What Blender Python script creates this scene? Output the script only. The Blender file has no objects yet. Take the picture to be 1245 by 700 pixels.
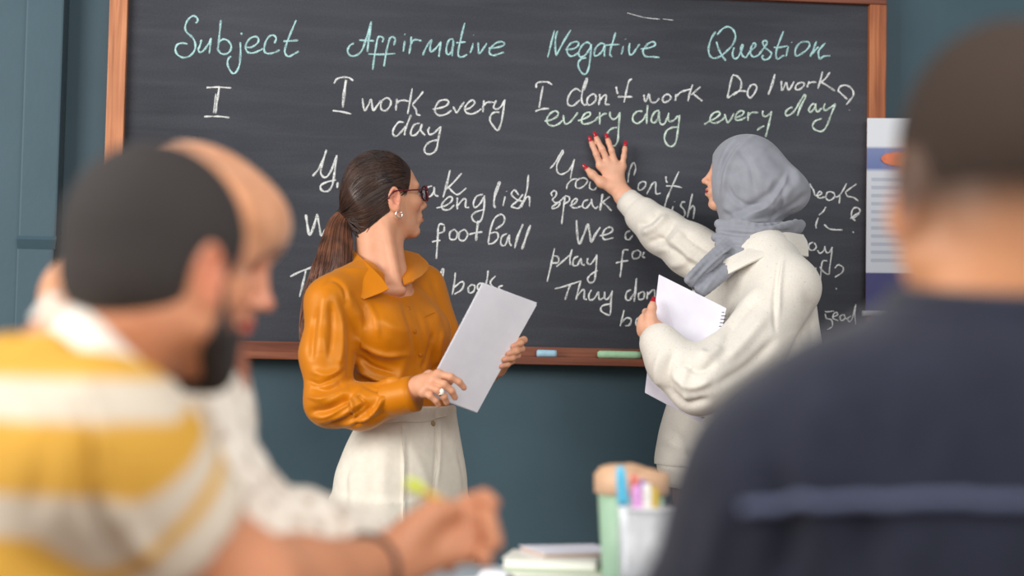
import bpy, bmesh, math, random
import numpy as np
from mathutils import Vector, Matrix
rnd = random.Random(7)
SC = bpy.context.scene
COL = SC.collection

# ---------------------------------------------------------------- camera, light, exposure
YAW, PITCH, ROLL, FPX = math.radians(4.77), math.radians(2.90), math.radians(-1.14), 2000.0
CAMPOS = np.array([0.0, -4.75, 1.10])
def cam_axes():
    f = np.array([math.sin(YAW)*math.cos(PITCH), math.cos(YAW)*math.cos(PITCH), math.sin(PITCH)])
    r = np.array([math.cos(YAW), -math.sin(YAW), 0.0]); u = np.cross(r, f)
    c, s = math.cos(ROLL), math.sin(ROLL)
    return f, c*r - s*u, s*r + c*u
CF, CR, CU = cam_axes()
def W(px, py, Y):
    """world point that stands at depth Y (distance from the wall) and is seen at a pixel of the photo"""
    v = CF + CR*(px-622.5)/FPX - CU*(py-350.0)/FPX
    return CAMPOS + v*((Y-CAMPOS[1])/v[1])
def project(P):
    d = np.asarray(P, float) - CAMPOS
    z = d @ CF
    return np.stack([622.5 + FPX*(d @ CR)/z, 350.0 - FPX*(d @ CU)/z], -1)

cd = bpy.data.cameras.new('camera'); cam = bpy.data.objects.new('camera', cd); COL.objects.link(cam)
M = Matrix.Identity(4)
for i in range(3):
    M[i][0], M[i][1], M[i][2], M[i][3] = CR[i], CU[i], -CF[i], CAMPOS[i]
cam.matrix_world = M
cd.sensor_width = 36.0; cd.lens = FPX*36.0/1245.0
cd.clip_start = 0.05
cd.dof.use_dof = True; cd.dof.focus_distance = 4.28; cd.dof.aperture_fstop = 2.0
SC.camera = cam

SC.view_settings.view_transform = 'Standard'; SC.view_settings.look = 'None'
SC.view_settings.gamma = 1.0; SC.view_settings.use_curve_mapping = False
SC.view_settings.exposure = 0.0

wd = bpy.data.worlds.new('world'); SC.world = wd; wd.use_nodes = True
wd.node_tree.nodes['Background'].inputs[0].default_value = (0.96, 0.97, 1.0, 1)
wd.node_tree.nodes['Background'].inputs[1].default_value = 0.36

def area(name, loc, target, sx, sy, power, color):
    l = bpy.data.lights.new(name, 'AREA'); l.shape = 'RECTANGLE'; l.size = sx; l.size_y = sy
    l.energy = power; l.color = color
    o = bpy.data.objects.new(name, l); COL.objects.link(o)
    o.location = loc
    o.rotation_euler = (Vector(target)-Vector(loc)).to_track_quat('-Z', 'Y').to_euler()
    return o
area('window_daylight', (-3.7, -3.5, 2.4), (0.2, -0.6, 1.25), 3.0, 2.2, 235, (1.0, 0.985, 0.96))
area('front_fill', (1.1, -5.2, 2.8), (0.4, -0.8, 1.1), 3.0, 1.6, 120, (1.0, 0.985, 0.965))  # no known ceiling lamp: fill added behind the camera to brighten the front

# ---------------------------------------------------------------- helpers
def tag(o, label=None, cat=None, group=None, kind=None):
    if label: o['label'] = label
    if cat: o['category'] = cat
    if group: o['group'] = group
    if kind: o['kind'] = kind
    return o
def empty(name, loc=(0, 0, 0)):
    o = bpy.data.objects.new(name, None); COL.objects.link(o); o.location = loc
    o.empty_display_size = 0.05
    return o
def link(name, me, mat=None, parent=None, smooth=True):
    o = bpy.data.objects.new(name, me); COL.objects.link(o)
    if mat is not None:
        me.materials.append(mat)
    if parent is not None:
        o.parent = parent
        if parent.type == 'EMPTY' or True:
            bpy.context.view_layer.update()
            o.matrix_parent_inverse = parent.matrix_world.inverted()
    if smooth:
        me.polygons.foreach_set('use_smooth', np.ones(len(me.polygons), bool))
    return o
def pymesh(name, verts, faces):
    me = bpy.data.meshes.new(name)
    verts = np.asarray(verts, np.float32)
    if isinstance(faces, np.ndarray) and faces.ndim == 2:
        nf, k = faces.shape
        me.vertices.add(len(verts)); me.vertices.foreach_set('co', verts.ravel())
        me.loops.add(nf*k); me.loops.foreach_set('vertex_index', faces.astype(np.int32).ravel())
        me.polygons.add(nf); me.polygons.foreach_set('loop_start', np.arange(0, nf*k, k, dtype=np.int32))
        me.update(calc_edges=True); me.validate()
    else:
        me.from_pydata([tuple(map(float, v)) for v in verts], [], [tuple(f) for f in faces]); me.update()
    return me
def bm_obj(name, bm, mat, parent=None, smooth=False):
    me = bpy.data.meshes.new(name); bm.normal_update(); bm.to_mesh(me); bm.free()
    return link(name, me, mat, parent, smooth)
def box(bm, lo, hi, bev=0.0):
    lo = np.array(lo, float); hi = np.array(hi, float)
    r = bmesh.ops.create_cube(bm, size=1.0, matrix=Matrix.Translation(Vector((lo+hi)/2)) @ Matrix.Diagonal((*(hi-lo), 1.0)))
    if bev > 0:
        es = list({e for v in r['verts'] for e in v.link_edges})
        bmesh.ops.bevel(bm, geom=es, offset=bev, segments=2, affect='EDGES', profile=0.6)
def nrm(v):
    v = np.asarray(v, float); return v/max(np.linalg.norm(v), 1e-9)
def catmull(pts, n=6):
    P = np.asarray(pts, float)
    if len(P) < 3:
        t = np.linspace(0, 1, n+1)[:, None]; return P[0]*(1-t)+P[-1]*t
    Q = np.vstack([2*P[0]-P[1], P, 2*P[-1]-P[-2]])
    out = []
    t = np.linspace(0, 1, n, endpoint=False)[:, None]
    for i in range(1, len(Q)-2):
        a, b, c, d = Q[i-1], Q[i], Q[i+1], Q[i+2]
        out.append(0.5*((2*b)+(c-a)*t+(2*a-5*b+4*c-d)*t*t+(3*b-a-3*c+d)*t**3))
    out.append(P[-1:]); return np.vstack(out)
def tube_arrays(path, radii, seg=8, flat=None, caps=True):
    """swept tube; flat=(normal, factor) squashes the section along a direction"""
    P = np.asarray(path, float); n = len(P)
    R = np.broadcast_to(np.asarray(radii, float), (n,))
    T = np.gradient(P, axis=0); T /= np.maximum(np.linalg.norm(T, axis=1, keepdims=True), 1e-9)
    up = np.array([0, 0, 1.0]) if abs(T[0][2]) < 0.9 else np.array([1.0, 0, 0])
    N = np.zeros_like(P); N[0] = nrm(np.cross(np.cross(T[0], up), T[0]))
    for i in range(1, n):
        v = N[i-1]-T[i]*(N[i-1] @ T[i]); N[i] = nrm(v)
    B = np.cross(T, N)
    a = np.linspace(0, 2*np.pi, seg, endpoint=False)
    ring = (np.cos(a)[None, :, None]*N[:, None]+np.sin(a)[None, :, None]*B[:, None])*R[:, None, None]
    if flat is not None:
        nn = nrm(flat[0]); ring = ring - nn*((ring @ nn)[..., None])*(1-flat[1])
    V = (P[:, None]+ring).reshape(-1, 3)
    F = []
    for i in range(n-1):
        for j in range(seg):
            k = (j+1) % seg
            F.append((i*seg+j, i*seg+k, (i+1)*seg+k, (i+1)*seg+j))
    if caps:
        F.append(tuple(range(seg-1, -1, -1))); F.append(tuple(range((n-1)*seg, n*seg)))
    return V, F
def merge(parts):
    V, F, o = [], [], 0
    for v, f in parts:
        V.append(v); F += [tuple(i+o for i in q) for q in f]; o += len(v)
    return np.vstack(V), F
def tubes(name, list_of, mat, parent=None):
    V, F = merge([tube_arrays(*a) if isinstance(a, tuple) else tube_arrays(**a) for a in list_of])
    return link(name, pymesh(name, V, F), mat, parent, True)
def lathe(prof, seg=40):
    """profile of (r, z) turned around z"""
    V, F = [], []
    a = np.linspace(0, 2*np.pi, seg, endpoint=False)
    for r, z in prof:
        V += [(r*math.cos(t), r*math.sin(t), z) for t in a]
    for i in range(len(prof)-1):
        for j in range(seg):
            k = (j+1) % seg
            F.append((i*seg+j, i*seg+k, (i+1)*seg+k, (i+1)*seg+j))
    F.append(tuple(range(seg-1, -1, -1))); F.append(tuple(range((len(prof)-1)*seg, len(prof)*seg)))
    return np.array(V), F

# ---------------------------------------------------------------- materials
def new_mat(name):
    m = bpy.data.materials.new(name); m.use_nodes = True
    nt = m.node_tree; b = nt.nodes['Principled BSDF']
    return m, nt, b
def nd(nt, t, **kw):
    n = nt.nodes.new(t)
    for k, v in kw.items():
        setattr(n, k, v)
    return n
def ramp(nt, stops):
    r = nd(nt, 'ShaderNodeValToRGB')
    while len(r.color_ramp.elements) < len(stops):
        r.color_ramp.elements.new(0.5)
    for e, (p, c) in zip(r.color_ramp.elements, stops):
        e.position = p; e.color = (*c, 1) if len(c) == 3 else c
    return r
def noisy(name, c1, c2, scale=(20, 20, 20), rough=0.7, bump=0.0, bscale=None, bdist=0.002, detail=4, lo=0.35, hi=0.65,
          sheen=0.0, spec=0.3, sss=0.0, coat=0.0, metal=0.0):
    m, nt, b = new_mat(name)
    tc = nd(nt, 'ShaderNodeTexCoord'); mp = nd(nt, 'ShaderNodeMapping'); mp.inputs['Scale'].default_value = scale
    nt.links.new(tc.outputs['Object'], mp.inputs['Vector'])
    nz = nd(nt, 'ShaderNodeTexNoise'); nz.inputs['Scale'].default_value = 1.0; nz.inputs['Detail'].default_value = detail
    nt.links.new(mp.outputs[0], nz.inputs['Vector'])
    rp = ramp(nt, [(lo, c1), (hi, c2)])
    nt.links.new(nz.outputs['Fac'], rp.inputs[0]); nt.links.new(rp.outputs[0], b.inputs['Base Color'])
    b.inputs['Roughness'].default_value = rough; b.inputs['Specular IOR Level'].default_value = spec
    b.inputs['Sheen Weight'].default_value = sheen; b.inputs['Metallic'].default_value = metal
    b.inputs['Coat Weight'].default_value = coat
    if sss > 0:
        b.inputs['Subsurface Weight'].default_value = sss; b.inputs['Subsurface Scale'].default_value = 0.008
        b.inputs['Subsurface Radius'].default_value = (1.0, 0.35, 0.2)
    if bump > 0:
        n2 = nd(nt, 'ShaderNodeTexNoise'); n2.inputs['Detail'].default_value = 5
        mp2 = nd(nt, 'ShaderNodeMapping'); mp2.inputs['Scale'].default_value = bscale or scale
        nt.links.new(tc.outputs['Object'], mp2.inputs['Vector']); n2.inputs['Scale'].default_value = 1.0
        nt.links.new(mp2.outputs[0], n2.inputs['Vector'])
        bp = nd(nt, 'ShaderNodeBump'); bp.inputs['Strength'].default_value = bump; bp.inputs['Distance'].default_value = bdist
        nt.links.new(n2.outputs['Fac'], bp.inputs['Height']); nt.links.new(bp.outputs[0], b.inputs['Normal'])
    return m
def srgb(r, g, b):
    f = lambda c: (c/12.92 if c <= 0.04045 else ((c+0.055)/1.055)**2.4)
    return tuple(f(x/255.0) for x in (r, g, b))
def attr_mat(name, rough=0.5, spec=0.35, sss=0.12, bump=0.15, bscale=350, mott=0.08):
    """surface whose own colouring (lips, nails, stubble, stripes) is stored on the mesh"""
    m, nt, b = new_mat(name)
    at = nd(nt, 'ShaderNodeAttribute'); at.attribute_name = 'Col'
    tc = nd(nt, 'ShaderNodeTexCoord')
    nz = nd(nt, 'ShaderNodeTexNoise'); nz.inputs['Scale'].default_value = 45; nz.inputs['Detail'].default_value = 4
    nt.links.new(tc.outputs['Object'], nz.inputs['Vector'])
    mx = nd(nt, 'ShaderNodeMix', data_type='RGBA', blend_type='MULTIPLY')
    rp = ramp(nt, [(0.3, (1-mott, 1-mott*1.4, 1-mott*1.5)), (0.7, (1.0, 1.0, 1.0))])
    nt.links.new(nz.outputs['Fac'], rp.inputs[0])
    mx.inputs[0].default_value = 1.0
    nt.links.new(at.outputs['Color'], mx.inputs[6]); nt.links.new(rp.outputs[0], mx.inputs[7])
    nt.links.new(mx.outputs[2], b.inputs['Base Color'])
    b.inputs['Roughness'].default_value = rough; b.inputs['Specular IOR Level'].default_value = spec
    if sss:
        b.inputs['Subsurface Weight'].default_value = sss; b.inputs['Subsurface Scale'].default_value = 0.008
        b.inputs['Subsurface Radius'].default_value = (1.0, 0.35, 0.2)
    n2 = nd(nt, 'ShaderNodeTexNoise'); n2.inputs['Scale'].default_value = bscale
    nt.links.new(tc.outputs['Object'], n2.inputs['Vector'])
    bp = nd(nt, 'ShaderNodeBump'); bp.inputs['Strength'].default_value = bump; bp.inputs['Distance'].default_value = 0.001
    nt.links.new(n2.outputs['Fac'], bp.inputs['Height']); nt.links.new(bp.outputs[0], b.inputs['Normal'])
    return m
def wood(name, along, c1, c2, c3):
    m, nt, b = new_mat(name)
    tc = nd(nt, 'ShaderNodeTexCoord'); mp = nd(nt, 'ShaderNodeMapping')
    s = [55, 55, 55]; s[along] = 2.6; mp.inputs['Scale'].default_value = s
    nt.links.new(tc.outputs['Object'], mp.inputs['Vector'])
    nz = nd(nt, 'ShaderNodeTexNoise'); nz.inputs['Scale'].default_value = 1.0; nz.inputs['Detail'].default_value = 7; nz.inputs['Distortion'].default_value = 0.6
    nt.links.new(mp.outputs[0], nz.inputs['Vector'])
    rp = ramp(nt, [(0.25, c1), (0.52, c2), (0.78, c3)]); nt.links.new(nz.outputs['Fac'], rp.inputs[0])
    big = nd(nt, 'ShaderNodeTexNoise'); big.inputs['Scale'].default_value = 5; nt.links.new(tc.outputs['Object'], big.inputs['Vector'])
    mx = nd(nt, 'ShaderNodeMix', data_type='RGBA', blend_type='MULTIPLY'); mx.inputs[0].default_value = 0.6
    r2 = ramp(nt, [(0.3, (0.62, 0.55, 0.5)), (0.7, (1.1, 1.1, 1.1))]); nt.links.new(big.outputs['Fac'], r2.inputs[0])
    nt.links.new(rp.outputs[0], mx.inputs[6]); nt.links.new(r2.outputs[0], mx.inputs[7])
    nt.links.new(mx.outputs[2], b.inputs['Base Color'])
    b.inputs['Roughness'].default_value = 0.5; b.inputs['Specular IOR Level'].default_value = 0.35
    bp = nd(nt, 'ShaderNodeBump'); bp.inputs['Strength'].default_value = 0.25; bp.inputs['Distance'].default_value = 0.002
    nt.links.new(nz.outputs['Fac'], bp.inputs['Height']); nt.links.new(bp.outputs[0], b.inputs['Normal'])
    return m
# ---------------------------------------------------------------- the room
mat_wall = noisy('teal wall paint', srgb(61, 83, 93), srgb(66, 89, 99), (3, 3, 3), rough=0.55, bump=0.25, bscale=(60, 60, 60), bdist=0.002, spec=0.3)
mat_floor = wood('floor boards', 1, srgb(96, 74, 56), srgb(126, 100, 76), srgb(150, 122, 94))
bm = bmesh.new(); box(bm, (-3.6, 0.045, 0), (3.6, 0.165, 3.3))
o = bm_obj('wall_back', bm, mat_wall); tag(o, kind='structure')
bm = bmesh.new(); box(bm, (-3.6, -5.4, -0.06), (3.6, 0.165, 0))
o = bm_obj('floor', bm, mat_floor); tag(o, kind='structure')
# boxed pilaster left of the board, its lower block set back a little
def wx(px, py, Y=0.0): return W(px, py, Y)[0]
xl, xr = wx(30, 150), wx(76, 150)
zs = W(60, 291, 0)[2]
bm = bmesh.new()
box(bm, (xl, -0.035, zs), (xr, 0.05, 3.3), 0.006)
box(bm, (xl-0.004, -0.028, 0.0), (xr-0.006, 0.05, zs-0.022), 0.006)
# sloping shoulder between the two
vs = [bm.verts.new(p) for p in [(xl-0.002, -0.029, zs-0.03), (xr-0.003, -0.029, zs-0.03), (xr+0.002, -0.043, zs-0.004), (xl-0.002, -0.043, zs-0.004),
                                (xl-0.002, 0.05, zs-0.03), (xr-0.003, 0.05, zs-0.03), (xr+0.002, 0.05, zs+0.004), (xl-0.002, 0.05, zs+0.004),
                                (xr+0.002, -0.036, zs+0.006), (xl-0.002, -0.036, zs+0.006)]]
for f in [(0, 1, 2, 3), (3, 2, 8, 9), (9, 8, 6, 7), (5, 4, 7, 6), (1, 5, 6, 8, 2), (4, 0, 3, 9, 7), (4, 5, 1, 0)]:
    bm.faces.new([vs[i] for i in f])
o = bm_obj('trim_1', bm, mat_wall); tag(o, kind='structure')
# wall left of the pilaster steps forward a little
bm = bmesh.new(); box(bm, (-3.6, -0.012, 0), (xl+0.002, 0.05, 3.3), 0.004)
o = bm_obj('trim_2', bm, mat_wall); tag(o, kind='structure')

# ---------------------------------------------------------------- the blackboard
IL, IR, IT, IB, OB = -0.723, 1.444, 2.209, 1.172, 1.123     # inner edges of the frame, bottom of the rail
FW = 0.051
def slate_mat():
    m, nt, b = new_mat('slate with wiped chalk dust')
    tc = nd(nt, 'ShaderNodeTexCoord')
    def n(scale, det, dist=0.0):
        mp = nd(nt, 'ShaderNodeMapping'); mp.inputs['Scale'].default_value = scale
        mp.inputs['Rotation'].default_value = (0, 0.12, 0)
        nt.links.new(tc.outputs['Object'], mp.inputs['Vector'])
        z = nd(nt, 'ShaderNodeTexNoise'); z.inputs['Scale'].default_value = 1; z.inputs['Detail'].default_value = det; z.inputs['Distortion'].default_value = dist
        nt.links.new(mp.outputs[0], z.inputs['Vector']); return z
    a = n((1.3, 1, 1.6), 3, 0.4); s = n((3.0, 1, 26), 6, 0.3); g = n((200, 200, 200), 2)
    ra = ramp(nt, [(0.3, srgb(53, 55, 61)), (0.72, srgb(69, 71, 78))]); nt.links.new(a.outputs['Fac'], ra.inputs[0])
    rs = ramp(nt, [(0.45, (0, 0, 0)), (0.9, (0.15, 0.15, 0.15))]); nt.links.new(s.outputs['Fac'], rs.inputs[0])
    m1 = nd(nt, 'ShaderNodeMix', data_type='RGBA'); m1.inputs[7].default_value = (*srgb(122, 124, 130), 1)
    nt.links.new(rs.outputs[0], m1.inputs[0]); nt.links.new(ra.outputs[0], m1.inputs[6])
    rg = ramp(nt, [(0.3, (0.86, 0.86, 0.86)), (0.7, (1.08, 1.08, 1.08))]); nt.links.new(g.outputs['Fac'], rg.inputs[0])
    m2 = nd(nt, 'ShaderNodeMix', data_type='RGBA', blend_type='MULTIPLY'); m2.inputs[0].default_value = 1
    nt.links.new(m1.outputs[2], m2.inputs[6]); nt.links.new(rg.outputs[0], m2.inputs[7])
    nt.links.new(m2.outputs[2], b.inputs['Base Color'])
    b.inputs['Roughness'].default_value = 0.75; b.inputs['Specular IOR Level'].default_value = 0.25
    return m
mat_slate = slate_mat()
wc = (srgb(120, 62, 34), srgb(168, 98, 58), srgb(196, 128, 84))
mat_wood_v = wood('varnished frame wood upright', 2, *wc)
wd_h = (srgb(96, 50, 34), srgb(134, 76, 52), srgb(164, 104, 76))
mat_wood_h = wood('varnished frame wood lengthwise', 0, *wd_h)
board = empty('blackboard', ((IL+IR)/2, 0.02, OB))
tag(board, 'large dark slate blackboard in a brown wooden frame covered with chalk grammar sentences', 'blackboard')
bm = bmesh.new(); box(bm, (IL-0.02, 0.0, IB-0.02), (IR+0.02, 0.016, IT+0.02)); bm_obj('slate', bm, mat_slate, board)
FD = -0.022
def rail(lo, hi, m):
    bm = bmesh.new(); box(bm, lo, hi, 0.003); return bm_obj('frame_rail', bm, m, board)
rail((IL-FW, FD, OB), (IL, 0.045, IT), wood('frame wood upright with painted light', 2, srgb(150, 92, 58), srgb(194, 128, 88), srgb(214, 152, 110)))  # same wood as the others; stronger window light on this rail painted into its colour
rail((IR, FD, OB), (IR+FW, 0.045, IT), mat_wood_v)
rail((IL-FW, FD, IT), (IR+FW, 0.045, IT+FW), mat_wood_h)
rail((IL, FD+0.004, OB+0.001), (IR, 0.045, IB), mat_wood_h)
bm = bmesh.new(); box(bm, (IL+0.0, FD-0.030, OB-0.002), (IR-0.0, FD+0.006, OB+0.020), 0.003)
bm_obj('chalk_ledge', bm, mat_wood_h, board)

# chalk handwriting: strokes followed on the slate
def chalk_mat(name, c):
    m, nt, b = new_mat(name)
    tc = nd(nt, 'ShaderNodeTexCoord')
    z = nd(nt, 'ShaderNodeTexNoise'); z.inputs['Scale'].default_value = 420; z.inputs['Detail'].default_value = 3
    nt.links.new(tc.outputs['Object'], z.inputs['Vector'])
    z2 = nd(nt, 'ShaderNodeTexNoise'); z2.inputs['Scale'].default_value = 35
    nt.links.new(tc.outputs['Object'], z2.inputs['Vector'])
    ad = nd(nt, 'ShaderNodeMath', operation='MULTIPLY_ADD'); ad.inputs[1].default_value = 0.55
    nt.links.new(z2.outputs['Fac'], ad.inputs[0]); nt.links.new(z.outputs['Fac'], ad.inputs[2])
    r = ramp(nt, [(0.60, (0.2, 0.2, 0.2)), (0.86, (1, 1, 1))]); nt.links.new(ad.outputs[0], r.inputs[0])
    nt.links.new(r.outputs[0], b.inputs['Alpha'])
    b.inputs['Base Color'].default_value = (*c, 1); b.inputs['Roughness'].default_value = 0.95; b.inputs['Specular IOR Level'].default_value = 0.05
    return m
chalk_white = chalk_mat('white chalk', srgb(232, 234, 232))
chalk_mint = chalk_mat('mint chalk', srgb(184, 226, 226))
chalk_green = chalk_mat('pale green chalk', srgb(216, 234, 220))
def writing(label, ox, oy, s, strokes, mat, w=3.0):
    items = []
    for st in strokes.split(';'):
        nums = [float(t) for t in st.replace(',', ' ').split() if not t.startswith('w')]
        ww = w
        for t in st.split():
            if t.startswith('w'): ww = float(t[1:])
        P = np.array(nums).reshape(-1, 2)
        if len(P) == 1:
            P = np.vstack([P, P+[0.2*s, 0.5*s]])
        P = catmull(P, 5)/s + [ox, oy]
        Q = np.array([W(x, y, -0.0004) for x, y in P])
        n = len(Q)
        rad = np.full(n, ww*0.5*0.00188)*(1+0.22*np.sin(np.arange(n)*0.9+rnd.random()*6))
        rad[0] *= 0.7; rad[-1] *= 0.7
        items.append((P, tube_arrays(Q, rad, 6, ((0, 1, 0), 0.16))))
    # strokes that stand close together make one word
    grp = list(range(len(items)))
    def near(a, b):
        A_, B_ = items[a][0], items[b][0]
        return np.min(np.linalg.norm(A_[:, None]-B_[None], axis=2)) < 8.5
    for i in range(len(items)):
        for j in range(i):
            if grp[i] != grp[j] and near(i, j):
                g0, g1 = grp[i], grp[j]; grp = [g1 if g == g0 else g for g in grp]
    for g in sorted(set(grp)):
        V, F = merge([items[i][1] for i in range(len(items)) if grp[i] == g])
        link('chalk_writing', pymesh('chalk_writing', V, F), mat, board, True)

writing('mint chalk word Subject', 200, 10, 6.917, "262 125 280 108 272 78 240 65 200 95 175 150 185 200 230 240 258 290 255 350 215 400 160 415 110 390 92 345 110 305 150 293 195 300;312 265 300 310 285 350 300 370 330 355 370 300 395 250;395 250 385 310 378 380;475 100 465 200 455 300 448 350;455 290 490 262 530 270 560 310 555 355 520 385 475 380 448 345;638 285 640 380 630 480 600 540 570 545 540 500 530 450 545 415 562 405;648 205 648 225;690 330 740 325 785 290 790 255 765 238 720 255 688 300 685 340 705 372 750 375 800 355 830 340;925 295 940 255 920 228 885 235 855 275 840 330 845 370 880 382 925 372 970 350;1108 100 1070 190 1030 290 1012 360 1025 395 1050 405 1090 385 1130 362;1000 278 1060 275 1125 270", chalk_mint)
writing('white chalk letter I under Subject', 230, 95, 11.67, "245 135 330 130 430 128 600 140;w3.4 430 115 410 250 390 370 375 500;w2 380 220 365 340 345 495;212 545 350 542 450 545 572 560", chalk_white, 2.6)
writing('mint chalk word Affirmative', 410, 10, 5.659, "115 240 85 260 72 295 90 325 130 325 170 290 200 210 235 90;w4 235 95 222 180 208 300;150 220 200 222 255 225;215 315 300 318 400 312;310 235 318 210 300 195 280 205 268 260 255 340 245 425;390 255 400 215 385 198 365 205 350 250 335 320 322 400;465 225 455 300;462 178 468 182;510 195 505 260 495 315;505 250 525 220 555 218 580 225;588 325 612 270 650 215;650 215 640 270 645 300 675 280 715 230;715 230 705 290 700 335;800 215 775 215 755 255 752 305 770 318 795 280 800 220;800 220 792 290 792 330;878 100 858 180 840 260 832 315 845 335 870 332 895 318;820 238 850 235 885 232;935 240 928 275 915 308;938 183;970 235 972 280 978 312 1005 280 1030 240;1040 275 1090 272 1140 258 1150 240 1125 230 1085 245 1050 285 1050 312 1075 325 1110 315 1148 302", chalk_mint)
writing('white chalk words I work every day under Affirmative', 395, 85, 5.413, "60 90 80 60 120 48 160 52 188 72;w4.5 140 65 128 150 118 248;52 268 110 275 175 290;248 185 252 225 262 268 285 235 305 195 312 240 320 268 345 235 370 200;400 185 375 205 368 240 378 265 405 265 430 235 435 205 415 185 400 185;475 190 470 230 468 268;470 225 490 205 520 200 555 208;575 120 562 200 545 290;648 142 610 190 575 228;575 228 600 262 605 290 630 300;708 258 760 250 800 235 815 210 795 197 755 205 728 245 728 280 755 300 800 290 835 265;845 240 855 262 868 280 890 250 918 210;918 262 955 250 985 220 975 198 945 215 922 250 930 280 965 290 1005 275 1030 255;1048 200 1042 240 1040 280;1045 235 1065 215 1090 212 1120 215;1128 200 1115 230 1112 250 1135 258 1165 235 1185 195;1185 195 1175 270 1160 350 1138 398 1110 370 1088 335 1092 300 1115 280 1150 278;520 345 485 345 455 385 448 420 470 435 505 405 530 370;568 295 545 350 528 400 525 430;625 350 590 360 568 400 570 430 600 425 630 385 638 355;640 355 632 395 650 420 660 430;690 375 680 400 690 425 720 415 745 390 765 372;765 372 748 450 735 520 705 550 670 552 655 525 670 490 705 468 745 462", chalk_white)
writing('mint chalk word Negative', 655, 20, 7.78, "150 130 120 250 85 388;180 135 160 200 158 300 165 372;165 372 230 250 305 125;250 312 320 308 370 280 378 250 350 238 305 255 272 295 270 340 300 375 345 365 375 340;490 262 460 245 420 265 385 320 380 365 400 385 440 365 480 310 500 262;500 265 490 370 475 480 450 540 415 540 380 490 375 440 400 405 450 390;625 262 590 255 545 290 525 345 535 372 570 360 605 320 630 265;630 265 622 330 622 380;728 150 705 230 680 310 675 360 695 382;625 272 690 268 765 265;800 280 790 330 782 360;822 212;862 250 855 310 862 358 890 355 920 310 955 262;965 308 1030 300 1090 280 1105 255 1075 240 1030 262 992 310 990 350 1015 378 1080 382 1145 388", chalk_mint)
writing('white chalk words I don\'t work every day under Negative', 640, 85, 5.659, "68 125 72 92 110 82 150 85 178 103;115 110 100 190 88 262;62 285 105 270 158 265;375 150 345 130 310 150 285 200 290 240 325 245 370 205;412 55 390 130 380 200 395 240 420 235;412 55 420 70 395 140;455 165 425 190 418 225 435 242 470 220 480 190 470 168 450 168;505 165 505 200 498 242;505 210 530 180 550 175 548 205 545 235 575 238;618 115 622 140 630 165;728 60 705 80 690 140 672 225;628 185 680 185 730 185;810 170 812 195 822 218 845 165 850 200 862 222 890 222 915 195;955 170 938 195 945 222 975 215 995 190 980 170 955 170;1030 165 1028 190 1025 212;1030 185 1060 155 1100 140 1140 130;1145 100 1125 160 1112 215;1198 115 1165 145 1135 172;1150 165 1180 190 1212 215", chalk_white)
writing('pale green chalk words every day in the Negative column', 640, 85, 5.659, "125 352 165 345 205 325 220 300 200 282 165 300 142 335 148 370 185 385 225 370 250 345;255 310 258 345 270 372 300 360 330 325 355 292;355 350 400 335 438 312 435 292 405 300 380 340 390 370 430 368 475 345 495 320;505 290 505 330 505 375;505 325 530 305 555 300;575 285 578 320 600 340 630 320 645 290;645 290 635 400 630 480 610 520 590 522;555 440 575 412 605 398 625 396;800 285 765 285 735 315 735 350 765 368 805 340 825 300;835 240 830 310 828 372;915 280 890 285 865 320 862 355 885 362 905 330 915 285;915 285 915 340 925 372 950 370 970 330;980 295 975 330 985 355 1015 345 1045 315;1055 310 1045 400 1030 490 1005 525 970 515 950 470 965 420 1000 398 1045 392", chalk_green)
writing('mint chalk word Question', 850, 20, 7.324, "160 165 210 110 260 92 305 120 325 180 300 250 250 305 190 355 130 372 95 345 85 290 105 205 148 135;155 225 175 290 205 350 240 395;312 275 298 330 312 375 345 365 375 310 392 262 380 255 372 290 385 345 415 370;415 370 460 305 495 275 505 245 485 240 465 275 460 330 485 360 530 345;530 345 570 290 600 250 605 225 580 215 568 240 590 280 630 310 645 335 620 375 580 385 560 360 575 345;752 130 725 200 695 280 685 340 700 380 740 355 760 345;665 275 720 275 790 262;795 265 785 310 775 355;825 228;945 222 900 235 860 290 860 345 890 345 950 305 985 260 975 230 940 222;1045 220 1020 290 988 358;1125 235 1085 280 1065 310 1065 350 1080 378 1110 355 1170 350;1000 340 1035 300 1065 270", chalk_mint)
writing('white chalk words Do I work with question mark under Question', 845, 75, 6.225, "285 100 265 180 245 275;285 100 320 110 350 150 345 205 315 235 290 255;250 275 300 240 345 222 390 225;425 175 402 215 400 255 420 272 450 240 468 195 450 172 425 178;w4 605 95 585 170 555 250;655 145 655 185 662 218 690 160 700 190 712 215 735 180 750 150;790 160 765 180 765 210 795 208 825 180 820 158 790 160;865 148 855 175 850 195;860 165 885 155 920 155;965 75 950 140 930 205;1022 80 985 130 940 165;955 155 1000 180 1060 222;1155 285 1100 235 1085 215 1105 185 1150 180 1190 210 1200 250 1175 290 1145 325;w2 1168 365", chalk_white)
writing('pale green chalk words every day under Question', 845, 75, 6.225, "70 475 110 450 160 425 190 395 175 378 140 390 115 425 120 455 155 465 200 445 225 420;225 395 235 430 250 460 275 430 295 390;310 425 355 405 370 380 345 372 312 400 310 440 345 440 385 420;405 380 402 415 402 448;405 405 430 385 480 385;515 370 512 400 535 415 565 395 580 375;580 375 565 450 545 530 535 570;525 485 495 500 470 520;740 345 710 355 685 385 695 408 730 395 765 355 790 310 830 245;w3.6 830 245 835 270 800 340 775 410;905 315 880 330 862 365 875 382 905 350 915 315;915 315 915 360 930 380 960 350;985 315 975 350 985 370 1020 350 1065 318;1065 318 1030 400 1000 480 965 525 920 520 890 490 910 450 960 430", chalk_green)
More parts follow.
